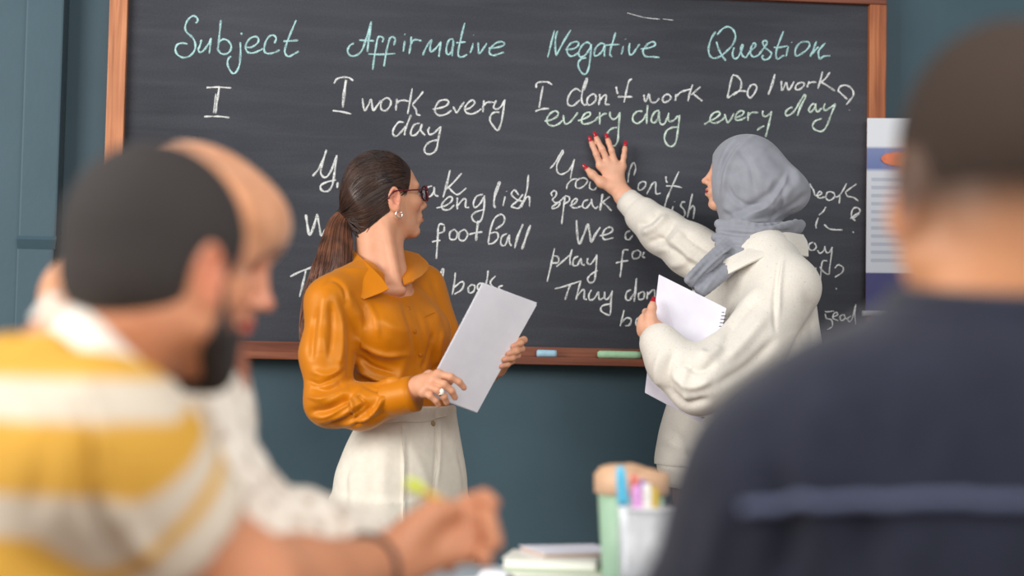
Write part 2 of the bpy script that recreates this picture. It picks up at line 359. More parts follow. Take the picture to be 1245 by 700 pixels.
writing('white chalk beginnings of three lines left of the ponytail', 340, 170, 3.5, "140 155 165 125 185 85 200 42;200 42 185 90 175 140 195 160 220 130 243 65;243 65 235 130 225 190 205 218 180 215 175 195 200 180 240 170;245 205 248 180;w4 112 318 118 360 128 405 145 370 160 315;160 315 168 360 178 408 195 380;45 582 90 560 145 540;w3.6 112 555 100 610 85 668;145 545 138 590 130 640", chalk_white, 3.2)
writing('white chalk words speak english beside the glasses', 510, 195, 3.887, "60 120 35 130 28 155 45 172 65 155 70 125;70 125 72 160 90 170;w3.6 145 45 130 110 112 175;200 60 165 100 130 135;140 130 165 155 185 160 222 130;80 225 120 215 150 195 155 175 135 175 108 205 110 230 140 232 165 210;180 175 178 205 180 232;180 215 205 185 220 185 218 220 235 222;300 160 270 170 255 205 265 222 290 200 308 165;308 165 305 230 290 285 262 290 247 265 265 245 310 230;w3.4 375 100 360 150 352 205 360 225;375 100 380 110 358 170;405 170 395 215;412 145;470 165 450 140 435 160 460 185 485 195 470 225 445 222 435 215 465 190 490 160;515 68 508 140 482 222;485 210 505 175 520 175 520 220", chalk_white, 2.8)
writing('white chalk word football', 510, 195, 3.887, "90 315 85 390 80 465;120 305 95 302 85 340;118 310 115 335 90 345;60 385 80 380 100 378;165 325 145 340 145 370 170 372 180 345 165 325;215 325 190 340 188 372 212 378 228 350 215 325;w3.6 278 285 272 330 268 380;235 350 265 342 298 338;325 390 335 330 355 275 385 255 402 270 395 300 360 325;330 345 365 340 372 365 350 390 325 395;415 345 390 360 385 395 405 400 425 350;425 350 425 385 435 405;w3.8 490 300 465 360 450 415;w3.8 525 305 505 360 485 420", chalk_white, 2.8)
writing('white chalk word books above the paper sheets', 510, 195, 3.887, "108 510 95 560 88 620;108 510 115 520 105 560 85 590;170 530 165 580 155 635;165 600 195 575 210 580 200 610 165 632;250 585 232 600 235 625 255 620 262 595 250 585;290 578 275 590 278 610 298 600 290 578;325 520 320 560 315 585;360 545 335 575 350 600;395 590 375 600 385 615 420 630", chalk_white, 2.8)
writing('white chalk words You don\'t around the raised hand', 655, 175, 6.363, "88 190 120 155 155 100 185 45;185 45 190 65 165 110 140 165 145 215 175 235 220 215 250 180 278 118;278 118 262 180 245 270;215 350 225 310 260 275 300 270;320 265 290 290 290 335 325 340 365 310 378 280 350 262 325 268;400 290 395 340 430 355 450 330;735 245 750 190 740 150 725 150 705 200 695 240 690 300;800 290 775 310 770 350 795 355 825 325 825 295 800 290;880 300 862 340 835 388;850 360 880 310 905 295 905 340 910 385 945 380;985 250 985 280 995 300;1085 212 1040 310 1000 400 985 440;985 325 1050 325 1110 338", chalk_white, 2.5)
writing('white chalk words speak english under the raised arm', 655, 175, 6.363, "105 405 98 380 118 362 138 375 130 405 108 430 130 455 165 450 150 485 110 500 105 485 150 455 210 400;205 400 192 500 178 620;205 400 235 410 235 440 195 465;240 480 280 460 300 430 280 425 258 450 255 485 290 495 330 480;385 430 350 445 340 485 370 495 405 450 410 425;410 425 415 470 440 498 460 480;w3.4 495 385 485 450 475 515;552 405 520 430 490 455;495 450 530 480 565 518;1015 370 990 430 970 500;1040 480 1025 540;1050 445;1135 450 1110 450 1100 480 1125 510 1130 550 1095 578;1190 385 1170 470 1150 570;1160 520 1190 480 1205 500 1195 580;1190 620 1175 650", chalk_white, 2.6)
writing('white chalk words We do play football in the Negative column', 655, 260, 4.669, "w3.6 215 35 218 100 230 170 255 120 280 55;w3.6 280 55 290 110 300 160 320 120 350 75;345 125 390 115 420 95 410 75 380 85 362 120 375 145 425 135;520 95 495 110 495 140 515 145 535 120;90 195 70 290 48 385;80 235 110 245 110 275 75 280;190 200 178 250 180 290;100 300 130 275 180 230;225 240 200 255 195 290 220 290 240 250;240 250 245 285 262 290;280 250 275 275 295 285 325 245 330 230;330 230 325 320 315 380 290 390 278 370 295 345 335 320;510 205 485 205 475 240 470 300 462 360;438 278 475 270 510 265;560 205 535 220 535 250 565 250 580 220 560 205;600 215 590 240 605 250", chalk_white, 2.8)
writing('white chalk words They don\'t read books, lowest lines of the Negative column', 655, 260, 4.669, "92 425 150 410 240 380;180 400 165 440 150 488;240 378 225 430 212 488;215 470 245 435 260 435 258 480 275 485;300 430 285 460 290 488 315 480 340 440;340 440 345 485 370 475;375 440 375 480 395 480 418 440;418 435 410 500 405 570 375 565 352 545 365 520 415 510;525 430 500 445 495 480 515 490 540 450;w3.6 555 365 550 430 542 498;590 440 568 455 570 485 595 480 600 450 590 440;618 440 615 485;618 460 650 430 660 445 658 480;485 545 475 590 462 638;470 615 500 590 525 600 515 630 490 635;580 585 555 600 555 630 575 635", chalk_white, 2.8)
writing('white chalk line ending in speak right of the grey headscarf', 975, 210, 7.0, "68 90 80 120 100 150 110 195;115 195 150 190 170 170 150 160 130 190 150 215 200 205;250 160 215 170 205 215 235 235 275 210 275 175 245 160;275 205 310 200 350 150 380 90;325 190 318 262;465 95 415 130 370 165;370 165 390 200 440 210 482 242;205 290 180 330 145 360;140 380 120 440 122 475;190 440 230 475 280 485 345 485;410 390 460 355 495 330 480 300 445 300 425 330 425 375 455 410;490 345 450 380 415 385;432 500 442 512", chalk_white, 2.4)
writing('white chalk ends of the play and read questions at the board\'s right edge', 975, 285, 5.0, "70 45 45 60 45 90 70 95 88 75 75 50;95 95 110 115 135 95 140 70;140 80 150 110 170 105 185 75;185 75 180 120 165 230;85 200 80 260;155 160 125 165 115 240 108 330;108 195 130 225 160 242 170 220;200 205 220 185 250 200 245 230 200 260;208 325 210 335;140 480 150 510 180 520 185 560 155 580;140 465 150 470 195 465;190 500 215 490 215 475 195 480 190 510 220 525;250 485 232 500 240 525 262 510 255 485;262 510 280 515;300 495 280 510 285 530 305 515 328 425;328 425 322 480 328 550;182 632", chalk_white, 2.2)
writing('thin chalk scratch across the upper board', 760, 15, 7.78, "w1.2 20 5 110 30 190 50 330 65;w1 360 62 460 75", chalk_white, 1.0)

# chalk sticks on the ledge
def chalk_stick(label, px0, px1, py, c, rad):
    zt = OB+0.020
    a = W(px0, py, FD-0.016); b = W(px1, py, FD-0.016)
    n = 9; P = np.linspace(a, b, n); P[:, 2] = zt+rad*0.98
    R = np.full(n, rad); R[0] *= 0.62; R[1] *= 0.97; R[-1] *= 0.93
    P[1] = P[0]+(P[1]-P[0])*0.35
    m = noisy('chalk '+label[:12], tuple(x*0.9 for x in c), c, (90, 90, 90), rough=0.95, bump=0.2, bdist=0.001, spec=0.05)
    o = tubes('chalk_stick', [(P, R, 20)], m)
    tag(o, label, 'chalk'); return o
chalk_stick('short pale blue chalk stub on the ledge beside the paper sheets', 652.5, 676.5, 428, srgb(172, 212, 232), 0.0105)
chalk_stick('long pale green chalk stick on the ledge near the notebook', 726.5, 778.5, 430, srgb(178, 220, 180), 0.0112)

# printed wall chart hanging over the right rail
def chart():
    Yp = FD-0.012
    tl = W(1054.5, 143.5, Yp); bl = W(1052.5, 378, Yp); wid = 0.46
    m, nt, b = new_mat('printed chart')
    tc = nd(nt, 'ShaderNodeTexCoord'); sp = nd(nt, 'ShaderNodeSeparateXYZ'); nt.links.new(tc.outputs['UV'], sp.inputs[0])
    r = ramp(nt, [(0.0, srgb(40, 40, 104)), (0.195, srgb(40, 40, 104)), (0.20, srgb(196, 200, 208)), (0.72, srgb(200, 204, 212)), (0.74, srgb(90, 108, 160)), (0.84, srgb(110, 122, 165)), (0.855, srgb(214, 217, 222))])
    r.color_ramp.interpolation = 'LINEAR'; nt.links.new(sp.outputs[1], r.inputs[0])
    # lines of small grey print between 0.22 and 0.7
    wv = nd(nt, 'ShaderNodeMath', operation='SINE'); ml = nd(nt, 'ShaderNodeMath', operation='MULTIPLY'); ml.inputs[1].default_value = 150
    nt.links.new(sp.outputs[1], ml.inputs[0]); nt.links.new(ml.outputs[0], wv.inputs[0])
    gt = nd(nt, 'ShaderNodeMath', operation='GREATER_THAN'); gt.inputs[1].default_value = 0.2; nt.links.new(wv.outputs[0], gt.inputs[0])
    a1 = nd(nt, 'ShaderNodeMath', operation='GREATER_THAN'); a1.inputs[1].default_value = 0.23; nt.links.new(sp.outputs[1], a1.inputs[0])
    a2 = nd(nt, 'ShaderNodeMath', operation='LESS_THAN'); a2.inputs[1].default_value = 0.70; nt.links.new(sp.outputs[1], a2.inputs[0])
    a3 = nd(nt, 'ShaderNodeMath', operation='GREATER_THAN'); a3.inputs[1].default_value = 0.03; nt.links.new(sp.outputs[0], a3.inputs[0])
    p1 = nd(nt, 'ShaderNodeMath', operation='MULTIPLY'); p2 = nd(nt, 'ShaderNodeMath', operation='MULTIPLY'); p3 = nd(nt, 'ShaderNodeMath', operation='MULTIPLY'); p4 = nd(nt, 'ShaderNodeMath', operation='MULTIPLY')
    nt.links.new(gt.outputs[0], p1.inputs[0]); nt.links.new(a1.outputs[0], p1.inputs[1])
    nt.links.new(p1.outputs[0], p2.inputs[0]); nt.links.new(a2.outputs[0], p2.inputs[1])
    nt.links.new(p2.outputs[0], p3.inputs[0]); nt.links.new(a3.outputs[0], p3.inputs[1])
    nt.links.new(p3.outputs[0], p4.inputs[0]); p4.inputs[1].default_value = 0.45
    mx = nd(nt, 'ShaderNodeMix', data_type='RGBA'); nt.links.new(p4.outputs[0], mx.inputs[0]); nt.links.new(r.outputs[0], mx.inputs[6]); mx.inputs[7].default_value = (*srgb(130, 138, 160), 1)
    nt.links.new(mx.outputs[2], b.inputs['Base Color']); b.inputs['Roughness'].default_value = 0.45
    root = empty('wall_chart', (tl[0]+wid/2, Yp, bl[2]))
    tag(root, 'white printed wall chart with navy lower band hanging over the right end of the blackboard', 'wall chart')
    n = 14; V, F, UV = [], [], []
    rise = 0.010
    for k in (0, 1):
        for i in range(n):
            u = i/(n-1)
            for j in (0, 1):
                V.append((tl[0]*(1-j*0)+(bl[0]-tl[0])*(1-j)+wid*u, Yp-0.004*math.sin(u*3.0)-k*0.0016+0.0016, (bl[2] if j == 0 else tl[2])+rise*u*(1 if j else 0.6)))
                UV.append((u, j))
    N = 2*n
    for i in range(n-1):
        F.append((N+2*i, N+2*i+2, N+2*i+3, N+2*i+1)); F.append((2*i+1, 2*i+3, 2*i+2, 2*i))
        F.append((2*i, 2*i+2, N+2*i+2, N+2*i)); F.append((2*i+3, 2*i+1, N+2*i+1, N+2*i+3))
    F.append((0, N, N+1, 1)); F.append((2*n-1, N+2*n-1, N+2*n-2, 2*n-2))
    me = pymesh('sheet', V, F)
    uv = me.uv_layers.new(name='UVMap')
    for l in me.loops: uv.data[l.index].uv = UV[l.vertex_index]
    link('sheet', me, m, root, False)
    # the rail it is weighted with
    mr = noisy('white plastic rail', srgb(216, 218, 222), srgb(228, 230, 234), (30, 30, 30), rough=0.35)
    a = W(1048.5, 381, Yp); P = np.array([a, a+np.array([wid+0.03, 0, 0.006])])
    tubes('bottom_rail', [(np.linspace(P[0], P[1], 6), 0.0082, 16)], mr, root)
    # two printed pictures
    for (u, v, w_, h_, c) in ((0.2, 0.79, 0.14, 0.06, srgb(206, 110, 76)), (0.55, 0.79, 0.2, 0.08, srgb(206, 150, 90)), (0.82, 0.79, 0.16, 0.07, srgb(80, 140, 120))):
        bmx = bmesh.new(); c0 = np.array([tl[0]+wid*u, Yp-0.0062, bl[2]+(tl[2]-bl[2])*v])
        bmesh.ops.create_cone(bmx, cap_ends=True, segments=24, radius1=1, radius2=1, depth=1, matrix=Matrix.Translation(Vector(c0)) @ Matrix.Diagonal((w_*wid/2*1.6, 0.0012, h_*0.55*0.6, 1)) @ Matrix.Rotation(math.pi/2, 4, 'X'))
        bm_obj('printed_picture', bmx, noisy('chart ink %d' % int(u*100), c, tuple(min(1, q*1.25) for q in c), (40, 40, 40), rough=0.5), root)
chart()
# ---------------------------------------------------------------- modelling of soft bodies: smooth unions of rounded forms, meshed
class Form:
    def __init__(s): s.p = []
    def cap(s, a, b, ra, rb=None, k=0.012, op='u', sq=None):
        """tapered rounded limb; sq=(axis, factor) flattens the section along an axis"""
        s.p.append(('c', np.array(a, float), np.array(b, float), float(ra), float(ra if rb is None else rb), k, op, sq)); return s
    def chain(s, pts, rs, k=0.012, op='u', sq=None):
        if np.isscalar(rs): rs = [rs]*len(pts)
        for i in range(len(pts)-1): s.cap(pts[i], pts[i+1], rs[i], rs[i+1], k, op, sq)
        return s
    def ell(s, c, r, ax=None, k=0.012, op='u'):
        s.p.append(('e', np.array(c, float), np.array(r, float)*np.ones(3), np.eye(3) if ax is None else np.array(ax, float), k, op)); return s
    def loft(s, secs, lat, k=0.012, op='u', pw=2.0):
        """stack of oval sections [(centre xyz, half width along lat, half depth)], bottom to top or top to bottom"""
        secs = sorted(secs, key=lambda q: q[0][2])
        s.p.append(('l', secs, nrm(lat), k, op, pw)); return s
    def _bb(s, p):
        if p[0] == 'c':
            m = np.array([p[3], p[4]])[:, None]; P = np.stack([p[1], p[2]])
            return (P-m).min(0), (P+m).max(0), p[5]
        if p[0] == 'e':
            e = np.abs(p[3].T) @ p[2]; return p[1]-e, p[1]+e, p[4]
        C = np.array([q[0] for q in p[1]]); m = np.array([max(q[1], q[2]) for q in p[1]])[:, None]*np.array([[1, 1, 0.02]])
        return (C-m).min(0), (C+m).max(0), p[3]
    def field(s, h):
        lo = np.min([s._bb(p)[0] for p in s.p if p[-2 if p[0] == 'c' else (-2 if p[0] == 'l' else -1)] != 's' or True], 0)-4*h
        hi = np.max([s._bb(p)[1] for p in s.p], 0)+4*h
        n = np.ceil((hi-lo)/h).astype(int)+1
        F = np.full(n, 1.0, np.float32)
        ax = [lo[i]+h*np.arange(n[i]) for i in range(3)]
        for p in s.p:
            a, b, k = s._bb(p); mg = k+3*h
            i0 = np.maximum(np.floor((a-mg-lo)/h).astype(int), 0); i1 = np.minimum(np.ceil((b+mg-lo)/h).astype(int)+1, n)
            if np.any(i1 <= i0): continue
            sl = tuple(slice(i0[i], i1[i]) for i in range(3))
            X = ax[0][sl[0]].astype(np.float32)[:, None, None]; Y = ax[1][sl[1]].astype(np.float32)[None, :, None]; Z = ax[2][sl[2]].astype(np.float32)[None, None, :]
            if p[0] == 'c':
                _, A, B, ra, rb, k, op, sq = p
                d = B-A; L2 = max(float(d @ d), 1e-12)
                t = np.clip(((X-A[0])*d[0]+(Y-A[1])*d[1]+(Z-A[2])*d[2])/L2, 0, 1)
                qx, qy, qz = X-A[0]-t*d[0], Y-A[1]-t*d[1], Z-A[2]-t*d[2]
                if sq is not None:
                    nn = nrm(sq[0]); w = (qx*nn[0]+qy*nn[1]+qz*nn[2])*(1.0/sq[1]-1.0)
                    qx, qy, qz = qx+w*nn[0], qy+w*nn[1], qz+w*nn[2]
                D = np.sqrt(qx*qx+qy*qy+qz*qz)-(ra+(rb-ra)*t)
                if sq is not None: D = D*max(sq[1], 0.5)
            elif p[0] == 'e':
                _, c, r, R, k, op = p
                qx, qy, qz = X-c[0], Y-c[1], Z-c[2]
                u = [(qx*R[i][0]+qy*R[i][1]+qz*R[i][2]) for i in range(3)]
                k0 = np.sqrt((u[0]/r[0])**2+(u[1]/r[1])**2+(u[2]/r[2])**2)
                k1 = np.sqrt((u[0]/r[0]**2)**2+(u[1]/r[1]**2)**2+(u[2]/r[2]**2)**2)
                D = k0*(k0-1)/np.maximum(k1, 1e-9)
            else:
                _, secs, lat, k, op, pw = p
                z = ax[2][sl[2]]; zs = [q[0][2] for q in secs]
                # smooth section interpolation along the height
                zz = np.clip(z, zs[0], zs[-1])
                def ip(v):
                    v = np.array(v, float); o = np.interp(zz, zs, v)
                    ker = 5; st = max(int(0.012/h), 1)
                    for _ in range(3):
                        o = (o+np.interp(zz-st*h, zz, o)+np.interp(zz+st*h, zz, o))/3
                    return o.astype(np.float32)[None, None, :]
                cx, cy = ip([q[0][0] for q in secs]), ip([q[0][1] for q in secs]); rw, rd = ip([q[1] for q in secs]), ip([q[2] for q in secs])
                u = ((X-cx)*lat[0]+(Y-cy)*lat[1])/rw; v = (-(X-cx)*lat[1]+(Y-cy)*lat[0])/rd
                D = ((np.abs(u)**pw+np.abs(v)**pw)**(1.0/pw)-1)*np.minimum(rw, rd)
                D = np.maximum(D, np.maximum(zs[0]-Z, Z-zs[-1]))
            D = D.astype(np.float32); G = F[sl]
            if op == 'u':
                hh = np.clip(0.5+0.5*(G-D)/k, 0, 1); F[sl] = G*(1-hh)+D*hh-k*hh*(1-hh)
            elif op == 's':
                hh = np.clip(0.5-0.5*(G+D)/k, 0, 1); F[sl] = G*(1-hh)+(-D)*hh+k*hh*(1-hh)
        return F, lo
    def mesh(s, h, smooth=1):
        F, lo = s.field(h)
        V, Q = surf_nets(F, lo, h)
        V, Q = keep_big(V, Q)
        return relax(V, Q, smooth), Q
def surf_nets(F, lo, h):
    ins = F < 0
    c = [ins[i:ins.shape[0]-1+i, j:ins.shape[1]-1+j, k:ins.shape[2]-1+k] for i in (0, 1) for j in (0, 1) for k in (0, 1)]
    al = c[0].copy(); an = c[0].copy()
    for q in c[1:]: al &= q; an |= q
    act = an & ~al
    I = np.argwhere(act); idm = np.full(act.shape, -1, np.int32); idm[tuple(I.T)] = np.arange(len(I))
    off = np.array([(i, j, k) for i in (0, 1) for j in (0, 1) for k in (0, 1)])
    val = np.stack([F[I[:, 0]+o[0], I[:, 1]+o[1], I[:, 2]+o[2]] for o in off], 1)
    acc = np.zeros((len(I), 3)); cnt = np.zeros(len(I))
    for a in range(8):
        for b in range(a+1, 8):
            if np.abs(off[a]-off[b]).sum() == 1:
                va, vb = val[:, a], val[:, b]; m = (va < 0) != (vb < 0)
                t = np.where(m, va/np.where(np.abs(va-vb) < 1e-12, 1, va-vb), 0)
                p = off[a][None]+t[:, None]*(off[b]-off[a])[None]
                acc += p*m[:, None]; cnt += m
    V = lo+h*(I+acc/np.maximum(cnt, 1)[:, None])
    Qs = []
    for axn in range(3):
        u, v = (axn+1) % 3, (axn+2) % 3
        sl0 = [slice(None)]*3; sl1 = [slice(None)]*3
        sl0[axn] = slice(0, -1); sl1[axn] = slice(1, None)
        s0, s1 = ins[tuple(sl0)], ins[tuple(sl1)]
        E = np.argwhere(s0 != s1)
        E = E[(E[:, u] > 0) & (E[:, v] > 0) & (E[:, u] < F.shape[u]-1) & (E[:, v] < F.shape[v]-1)]
        st = s0[tuple(E.T)]
        def g(du, dv):
            q = E.copy(); q[:, u] -= du; q[:, v] -= dv; return idm[tuple(q.T)]
        q = np.stack([g(1, 1), g(0, 1), g(0, 0), g(1, 0)], 1)
        q[~st] = q[~st][:, ::-1]
        Qs.append(q)
    return V, np.vstack(Qs)
def edges_of(Q):
    return np.vstack([Q[:, [i, (i+1) % 4]] for i in range(4)])
def keep_big(V, Q, frac=0.02):
    n = len(V); lab = np.arange(n); E = edges_of(Q)
    for _ in range(400):
        m = np.minimum(lab[E[:, 0]], lab[E[:, 1]]); o = lab.copy()
        np.minimum.at(lab, E[:, 0], m); np.minimum.at(lab, E[:, 1], m); lab = lab[lab]
        if np.array_equal(o, lab): break
    u, inv, c = np.unique(lab, return_inverse=True, return_counts=True)
    ok = (c >= frac*c.max())[inv]
    if ok.all(): return V, Q
    mp = np.cumsum(ok)-1; Q = Q[ok[Q].all(1)]
    return V[ok], mp[Q]
def relax(V, Q, it=1, lam=0.5):
    E = edges_of(Q); n = len(V)
    deg = np.bincount(E[:, 0], minlength=n)+np.bincount(E[:, 1], minlength=n)
    for k in range(2*it):
        S = np.stack([np.bincount(E[:, 0], V[E[:, 1], i], n)+np.bincount(E[:, 1], V[E[:, 0], i], n) for i in range(3)], 1)
        V = V+(lam if k % 2 == 0 else -lam*1.04)*(S/np.maximum(deg, 1)[:, None]-V)
    return V
def normals(V, Q):
    n = np.cross(V[Q[:, 2]]-V[Q[:, 0]], V[Q[:, 3]]-V[Q[:, 1]])
    N = np.zeros_like(V)
    for i in range(4):
        for a in range(3): N[:, a] += np.bincount(Q[:, i], n[:, a], len(V))
    return N/np.maximum(np.linalg.norm(N, axis=1, keepdims=True), 1e-12)
def join(*ms):
    V, Q, o = [], [], 0
    for v, q in ms: V.append(v); Q.append(q+o); o += len(v)
    return np.vstack(V), np.vstack(Q)
def seg_d2(P, A, B):
    d = B-A; L = max(float(d @ d), 1e-9)
    t = np.clip(((P-A) @ d)/L, 0, 1)
    return np.linalg.norm(P-(A+t[:, None]*d), axis=1), t
def folds(V, Q, lst, N=None):
    """cloth folds: each (photo polyline, height in m, half width in px); raised (+) or sunk (-) along the side that faces the room"""
    N = normals(V, Q); pp = project(V)
    face = np.clip(((CAMPOS-V)/np.linalg.norm(CAMPOS-V, axis=1, keepdims=True)*N).sum(1)*2.2, 0, 1)
    amp = np.zeros(len(V))
    for pl, hgt, wd_ in lst:
        P = catmull(np.array(pl, float).reshape(-1, 2), 5)
        tot = max(len(P)-1, 1); best = np.full(len(V), 1e9); bt = np.zeros(len(V))
        sel = (pp[:, 0] > P[:, 0].min()-4*wd_) & (pp[:, 0] < P[:, 0].max()+4*wd_) & (pp[:, 1] > P[:, 1].min()-4*wd_) & (pp[:, 1] < P[:, 1].max()+4*wd_)
        if not sel.any(): continue
        q = pp[sel]; b = np.full(len(q), 1e9); t_ = np.zeros(len(q))
        for i in range(len(P)-1):
            d, t = seg_d2(q, P[i], P[i+1]); m = d < b
            b[m] = d[m]; t_[m] = (i+t[m])/tot
        taper = np.clip(np.minimum(t_, 1-t_)*4.5+0.12, 0, 1)
        amp[sel] += hgt*np.exp(-(b/wd_)**2)*taper
    return V+N*(amp*face)[:, None]
def vnoise(P, seed=0):
    """smooth value noise in [-1,1]"""
    P = np.asarray(P, float); i = np.floor(P).astype(np.int64); f = P-i; f = f*f*(3-2*f)
    def hsh(a):
        x = (a[:, 0]*73856093) ^ (a[:, 1]*19349663) ^ (a[:, 2]*83492791) ^ (seed*2654435)
        x = (x ^ (x >> 13))*1274126177 & 0x7fffffff; x = (x ^ (x >> 16)) & 0xffff
        return x/32767.5-1
    r = 0
    for a in (0, 1):
        for b in (0, 1):
            for c in (0, 1):
                w = (f[:, 0] if a else 1-f[:, 0])*(f[:, 1] if b else 1-f[:, 1])*(f[:, 2] if c else 1-f[:, 2])
                r = r+w*hsh(i+np.array([a, b, c]))
    return r
def ruffle(V, Q, amp, scale, seed=1):
    N = normals(V, Q); return V+N*(amp*vnoise(V*np.asarray(scale), seed))[:, None]
def set_col(me, C):
    at = me.color_attributes.new('Col', 'FLOAT_COLOR', 'POINT')
    C = np.hstack([C, np.ones((len(C), 1))]).astype(np.float32); at.data.foreach_set('color', C.ravel())
def solid(name, VQ, mat, parent=None, col=None):
    me = pymesh(name, *VQ)
    if col is not None: set_col(me, col)
    return link(name, me, mat, parent, True)
def paint(C, V, c, rad, color, soft=0.35):
    d = np.linalg.norm(V-np.asarray(c), axis=1)/rad
    w = np.clip((1-d)/soft, 0, 1)[:, None]
    return C*(1-w)+np.array(color)*w

# head: local axes x forward, y left, z up, origin in the middle of the skull (metres)
class Frame:
    def __init__(s, o, fwd, up=(0, 0, 1), sc=1.0):
        s.o = np.array(o, float); s.x = nrm(fwd); s.y = nrm(np.cross(up, s.x)); s.z = np.cross(s.x, s.y); s.sc = sc
        s.R = np.stack([s.x, s.y, s.z])
    def __call__(s, x, y, z): return s.o+s.sc*(x*s.x+y*s.y+z*s.z)
    def loc(s, V): return ((V-s.o) @ s.R.T)/s.sc
def head_form(f, fm, fem=True, jaw=1.0, ears=(1, 1), slim=1.0, eyes=True):
    g = f.sc; W_ = slim
    f.__dict__['W_'] = W_
    E = lambda c, r, k=0.015, op='u', ax=None: fm.ell(f(c[0], c[1]*W_, c[2]), np.array(r)*g*np.array([1, W_, 1]), f.R if ax is None else ax, k*g, op)
    K = lambda a, b, ra, rb=None, k=0.012, op='u', sq=None: fm.cap(f(a[0], a[1]*W_, a[2]), f(b[0], b[1]*W_, b[2]), ra*g, (rb if rb is not None else ra)*g, k*g, op, sq)
    E((-0.012, 0, 0.014), (0.094, 0.075, 0.088))
    E((0.024, 0, -0.002), (0.066, 0.062, 0.070), 0.02)
    E((0.034, 0, -0.050), (0.052, 0.054, 0.070), 0.025)
    jw = 0.052*jaw
    for s in (-1, 1):
        K((0.000, s*jw, -0.066), (0.062, s*0.016, -0.110), 0.018, 0.015, 0.02)
        K((-0.004, s*(jw+0.008), -0.028), (0.000, s*jw, -0.066), 0.016, 0.018, 0.02)
        E((0.058, s*0.040, -0.034), (0.024, 0.022, 0.018), 0.02)
        K((0.081, s*0.010, 0.008), (0.070, s*0.046, 0.010), 0.009, 0.008, 0.014)
    E((0.070, 0, -0.110), (0.017, 0.020, 0.013), 0.015)
    # eye hollows and eyes
    for s in (-1, 1):
        E((0.092, s*0.032, -0.012), (0.017, 0.019, 0.011), 0.014, 's')
        if eyes: E((0.0705, s*0.032, -0.013), (0.0135, 0.0145, 0.0115), 0.003)
    # nose
    K((0.086, 0, -0.004), (0.104, 0, -0.040), 0.0072, 0.0085, 0.012)
    E((0.107, 0, -0.044), (0.0105, 0.0095, 0.0085), 0.008)
    for s in (-1, 1): E((0.096, s*0.0110, -0.048), (0.0105, 0.0072, 0.0075), 0.007)
    # mouth
    E((0.083, 0, -0.074), (0.014, 0.027, 0.020), 0.014)
    K((0.096, 0, -0.0700), (0.084, 0.021, -0.0745), 0.0055, 0.003, 0.005); K((0.096, 0, -0.0700), (0.084, -0.021, -0.0745), 0.0055, 0.003, 0.005)
    K((0.094, 0.006, -0.0805), (0.083, 0.020, -0.0755), 0.0062, 0.003, 0.005); K((0.094, -0.006, -0.0805), (0.083, -0.020, -0.0755), 0.0062, 0.003, 0.005); K((0.094, 0.006, -0.0805), (0.094, -0.006, -0.0805), 0.0064, None, 0.005)
    E((0.097, 0, -0.0752), (0.012, 0.022, 0.0012), 0.003, 's')
    # ears
    for s, on in ((-1, ears[0]), (1, ears[1])):
        if not on: continue
        tilt = f.R[0]*0.0
        ex = nrm(f.x*0.94+f.y*s*0.34); ez = nrm(f.z*0.97-f.x*0.22); ey = np.cross(ez, ex); ez = np.cross(ex, ey)
        ax = np.stack([ex, ey, ez])
        E((-0.012, s*0.077, -0.022), (0.0190, 0.0095, 0.032), 0.006, 'u', ax)
        E((-0.009, s*0.0865, -0.019), (0.0110, 0.0085, 0.0205), 0.003, 's', ax)
        E((-0.002, s*0.080, -0.026), (0.005, 0.006, 0.008), 0.005, 'u', ax)
        E((-0.007, s*0.079, -0.049), (0.0090, 0.0065, 0.0085), 0.006, 'u', ax)
    return fm
def head_paint(f, V, C, lip, brow=None, iris=(0.06, 0.03, 0.015), blush=None, eyes=True):
    L = f.loc(V); W_ = f.__dict__.get('W_', 1.0)
    L = L/np.array([1, W_, 1])
    def mask(c, r, soft=0.3):
        d = np.sqrt((((L-np.array(c))/np.array(r))**2).sum(1)); return np.clip((1-d)/soft, 0, 1)[:, None]
    def put(C, m, col): return C*(1-m)+np.array(col)*m
    if blush is not None:
        for s in (-1, 1): C = put(C, 0.5*mask((0.066, s*0.045, -0.042), (0.035, 0.028, 0.028), 0.9), blush)
        C = put(C, 0.35*mask((0.107, 0, -0.045), (0.02, 0.016, 0.014), 0.9), blush)
        for s in (-1, 1): C = put(C, 0.5*mask((-0.012, s*0.084, -0.022), (0.03, 0.014, 0.04), 0.5), blush)
    C = put(C, mask((0.093, 0, -0.0755), (0.02, 0.0245, 0.0105), 0.25), lip)
    if brow is not None:
        for s in (-1, 1):
            for t in np.linspace(0, 1, 7):
                C = put(C, 0.85*mask((0.083-0.016*t*t, s*(0.014+0.034*t), 0.0105+0.006*math.sin(t*2.4)), (0.014, 0.0065, 0.0042-0.0016*t), 0.5), brow)
    if eyes:
        for s in (-1, 1):
            C = put(C, mask((0.082, s*0.032, -0.013), (0.010, 0.0145, 0.0075), 0.2), (0.72, 0.70, 0.68))
            C = put(C, mask((0.084, s*0.032, -0.0125), (0.008, 0.0062, 0.0066), 0.2), iris)
            for t in np.linspace(-1, 1, 7):
                C = put(C, 0.9*mask((0.083-0.006*t*t, s*(0.032+0.0145*t), -0.0065-0.0035*t*t), (0.009, 0.0035, 0.0022), 0.4), (0.02, 0.012, 0.01))
    return C
def nail_patch(fin, up, rad):
    return fin+up*rad*0.55
# ---------------------------------------------------------------- the woman in the orange blouse
YA = -0.65
def A(px, py, d=0.0): return W(px, py, YA+d)
skinA = srgb(216, 158, 124)
mat_skin = attr_mat('skin', rough=0.48, spec=0.35, sss=0.15, bump=0.12)
fwA = np.array([0.69, -0.72, 0.0]); ltA = np.array([0.72, 0.69, 0.0])

def finger(fm, pts, r0, r1, k=0.004):
    P = [np.array(p, float) for p in pts]; n = len(P)
    rs = [r0+(r1-r0)*i/(n-1) for i in range(n)]
    fm.chain(P, rs, k); return P, rs

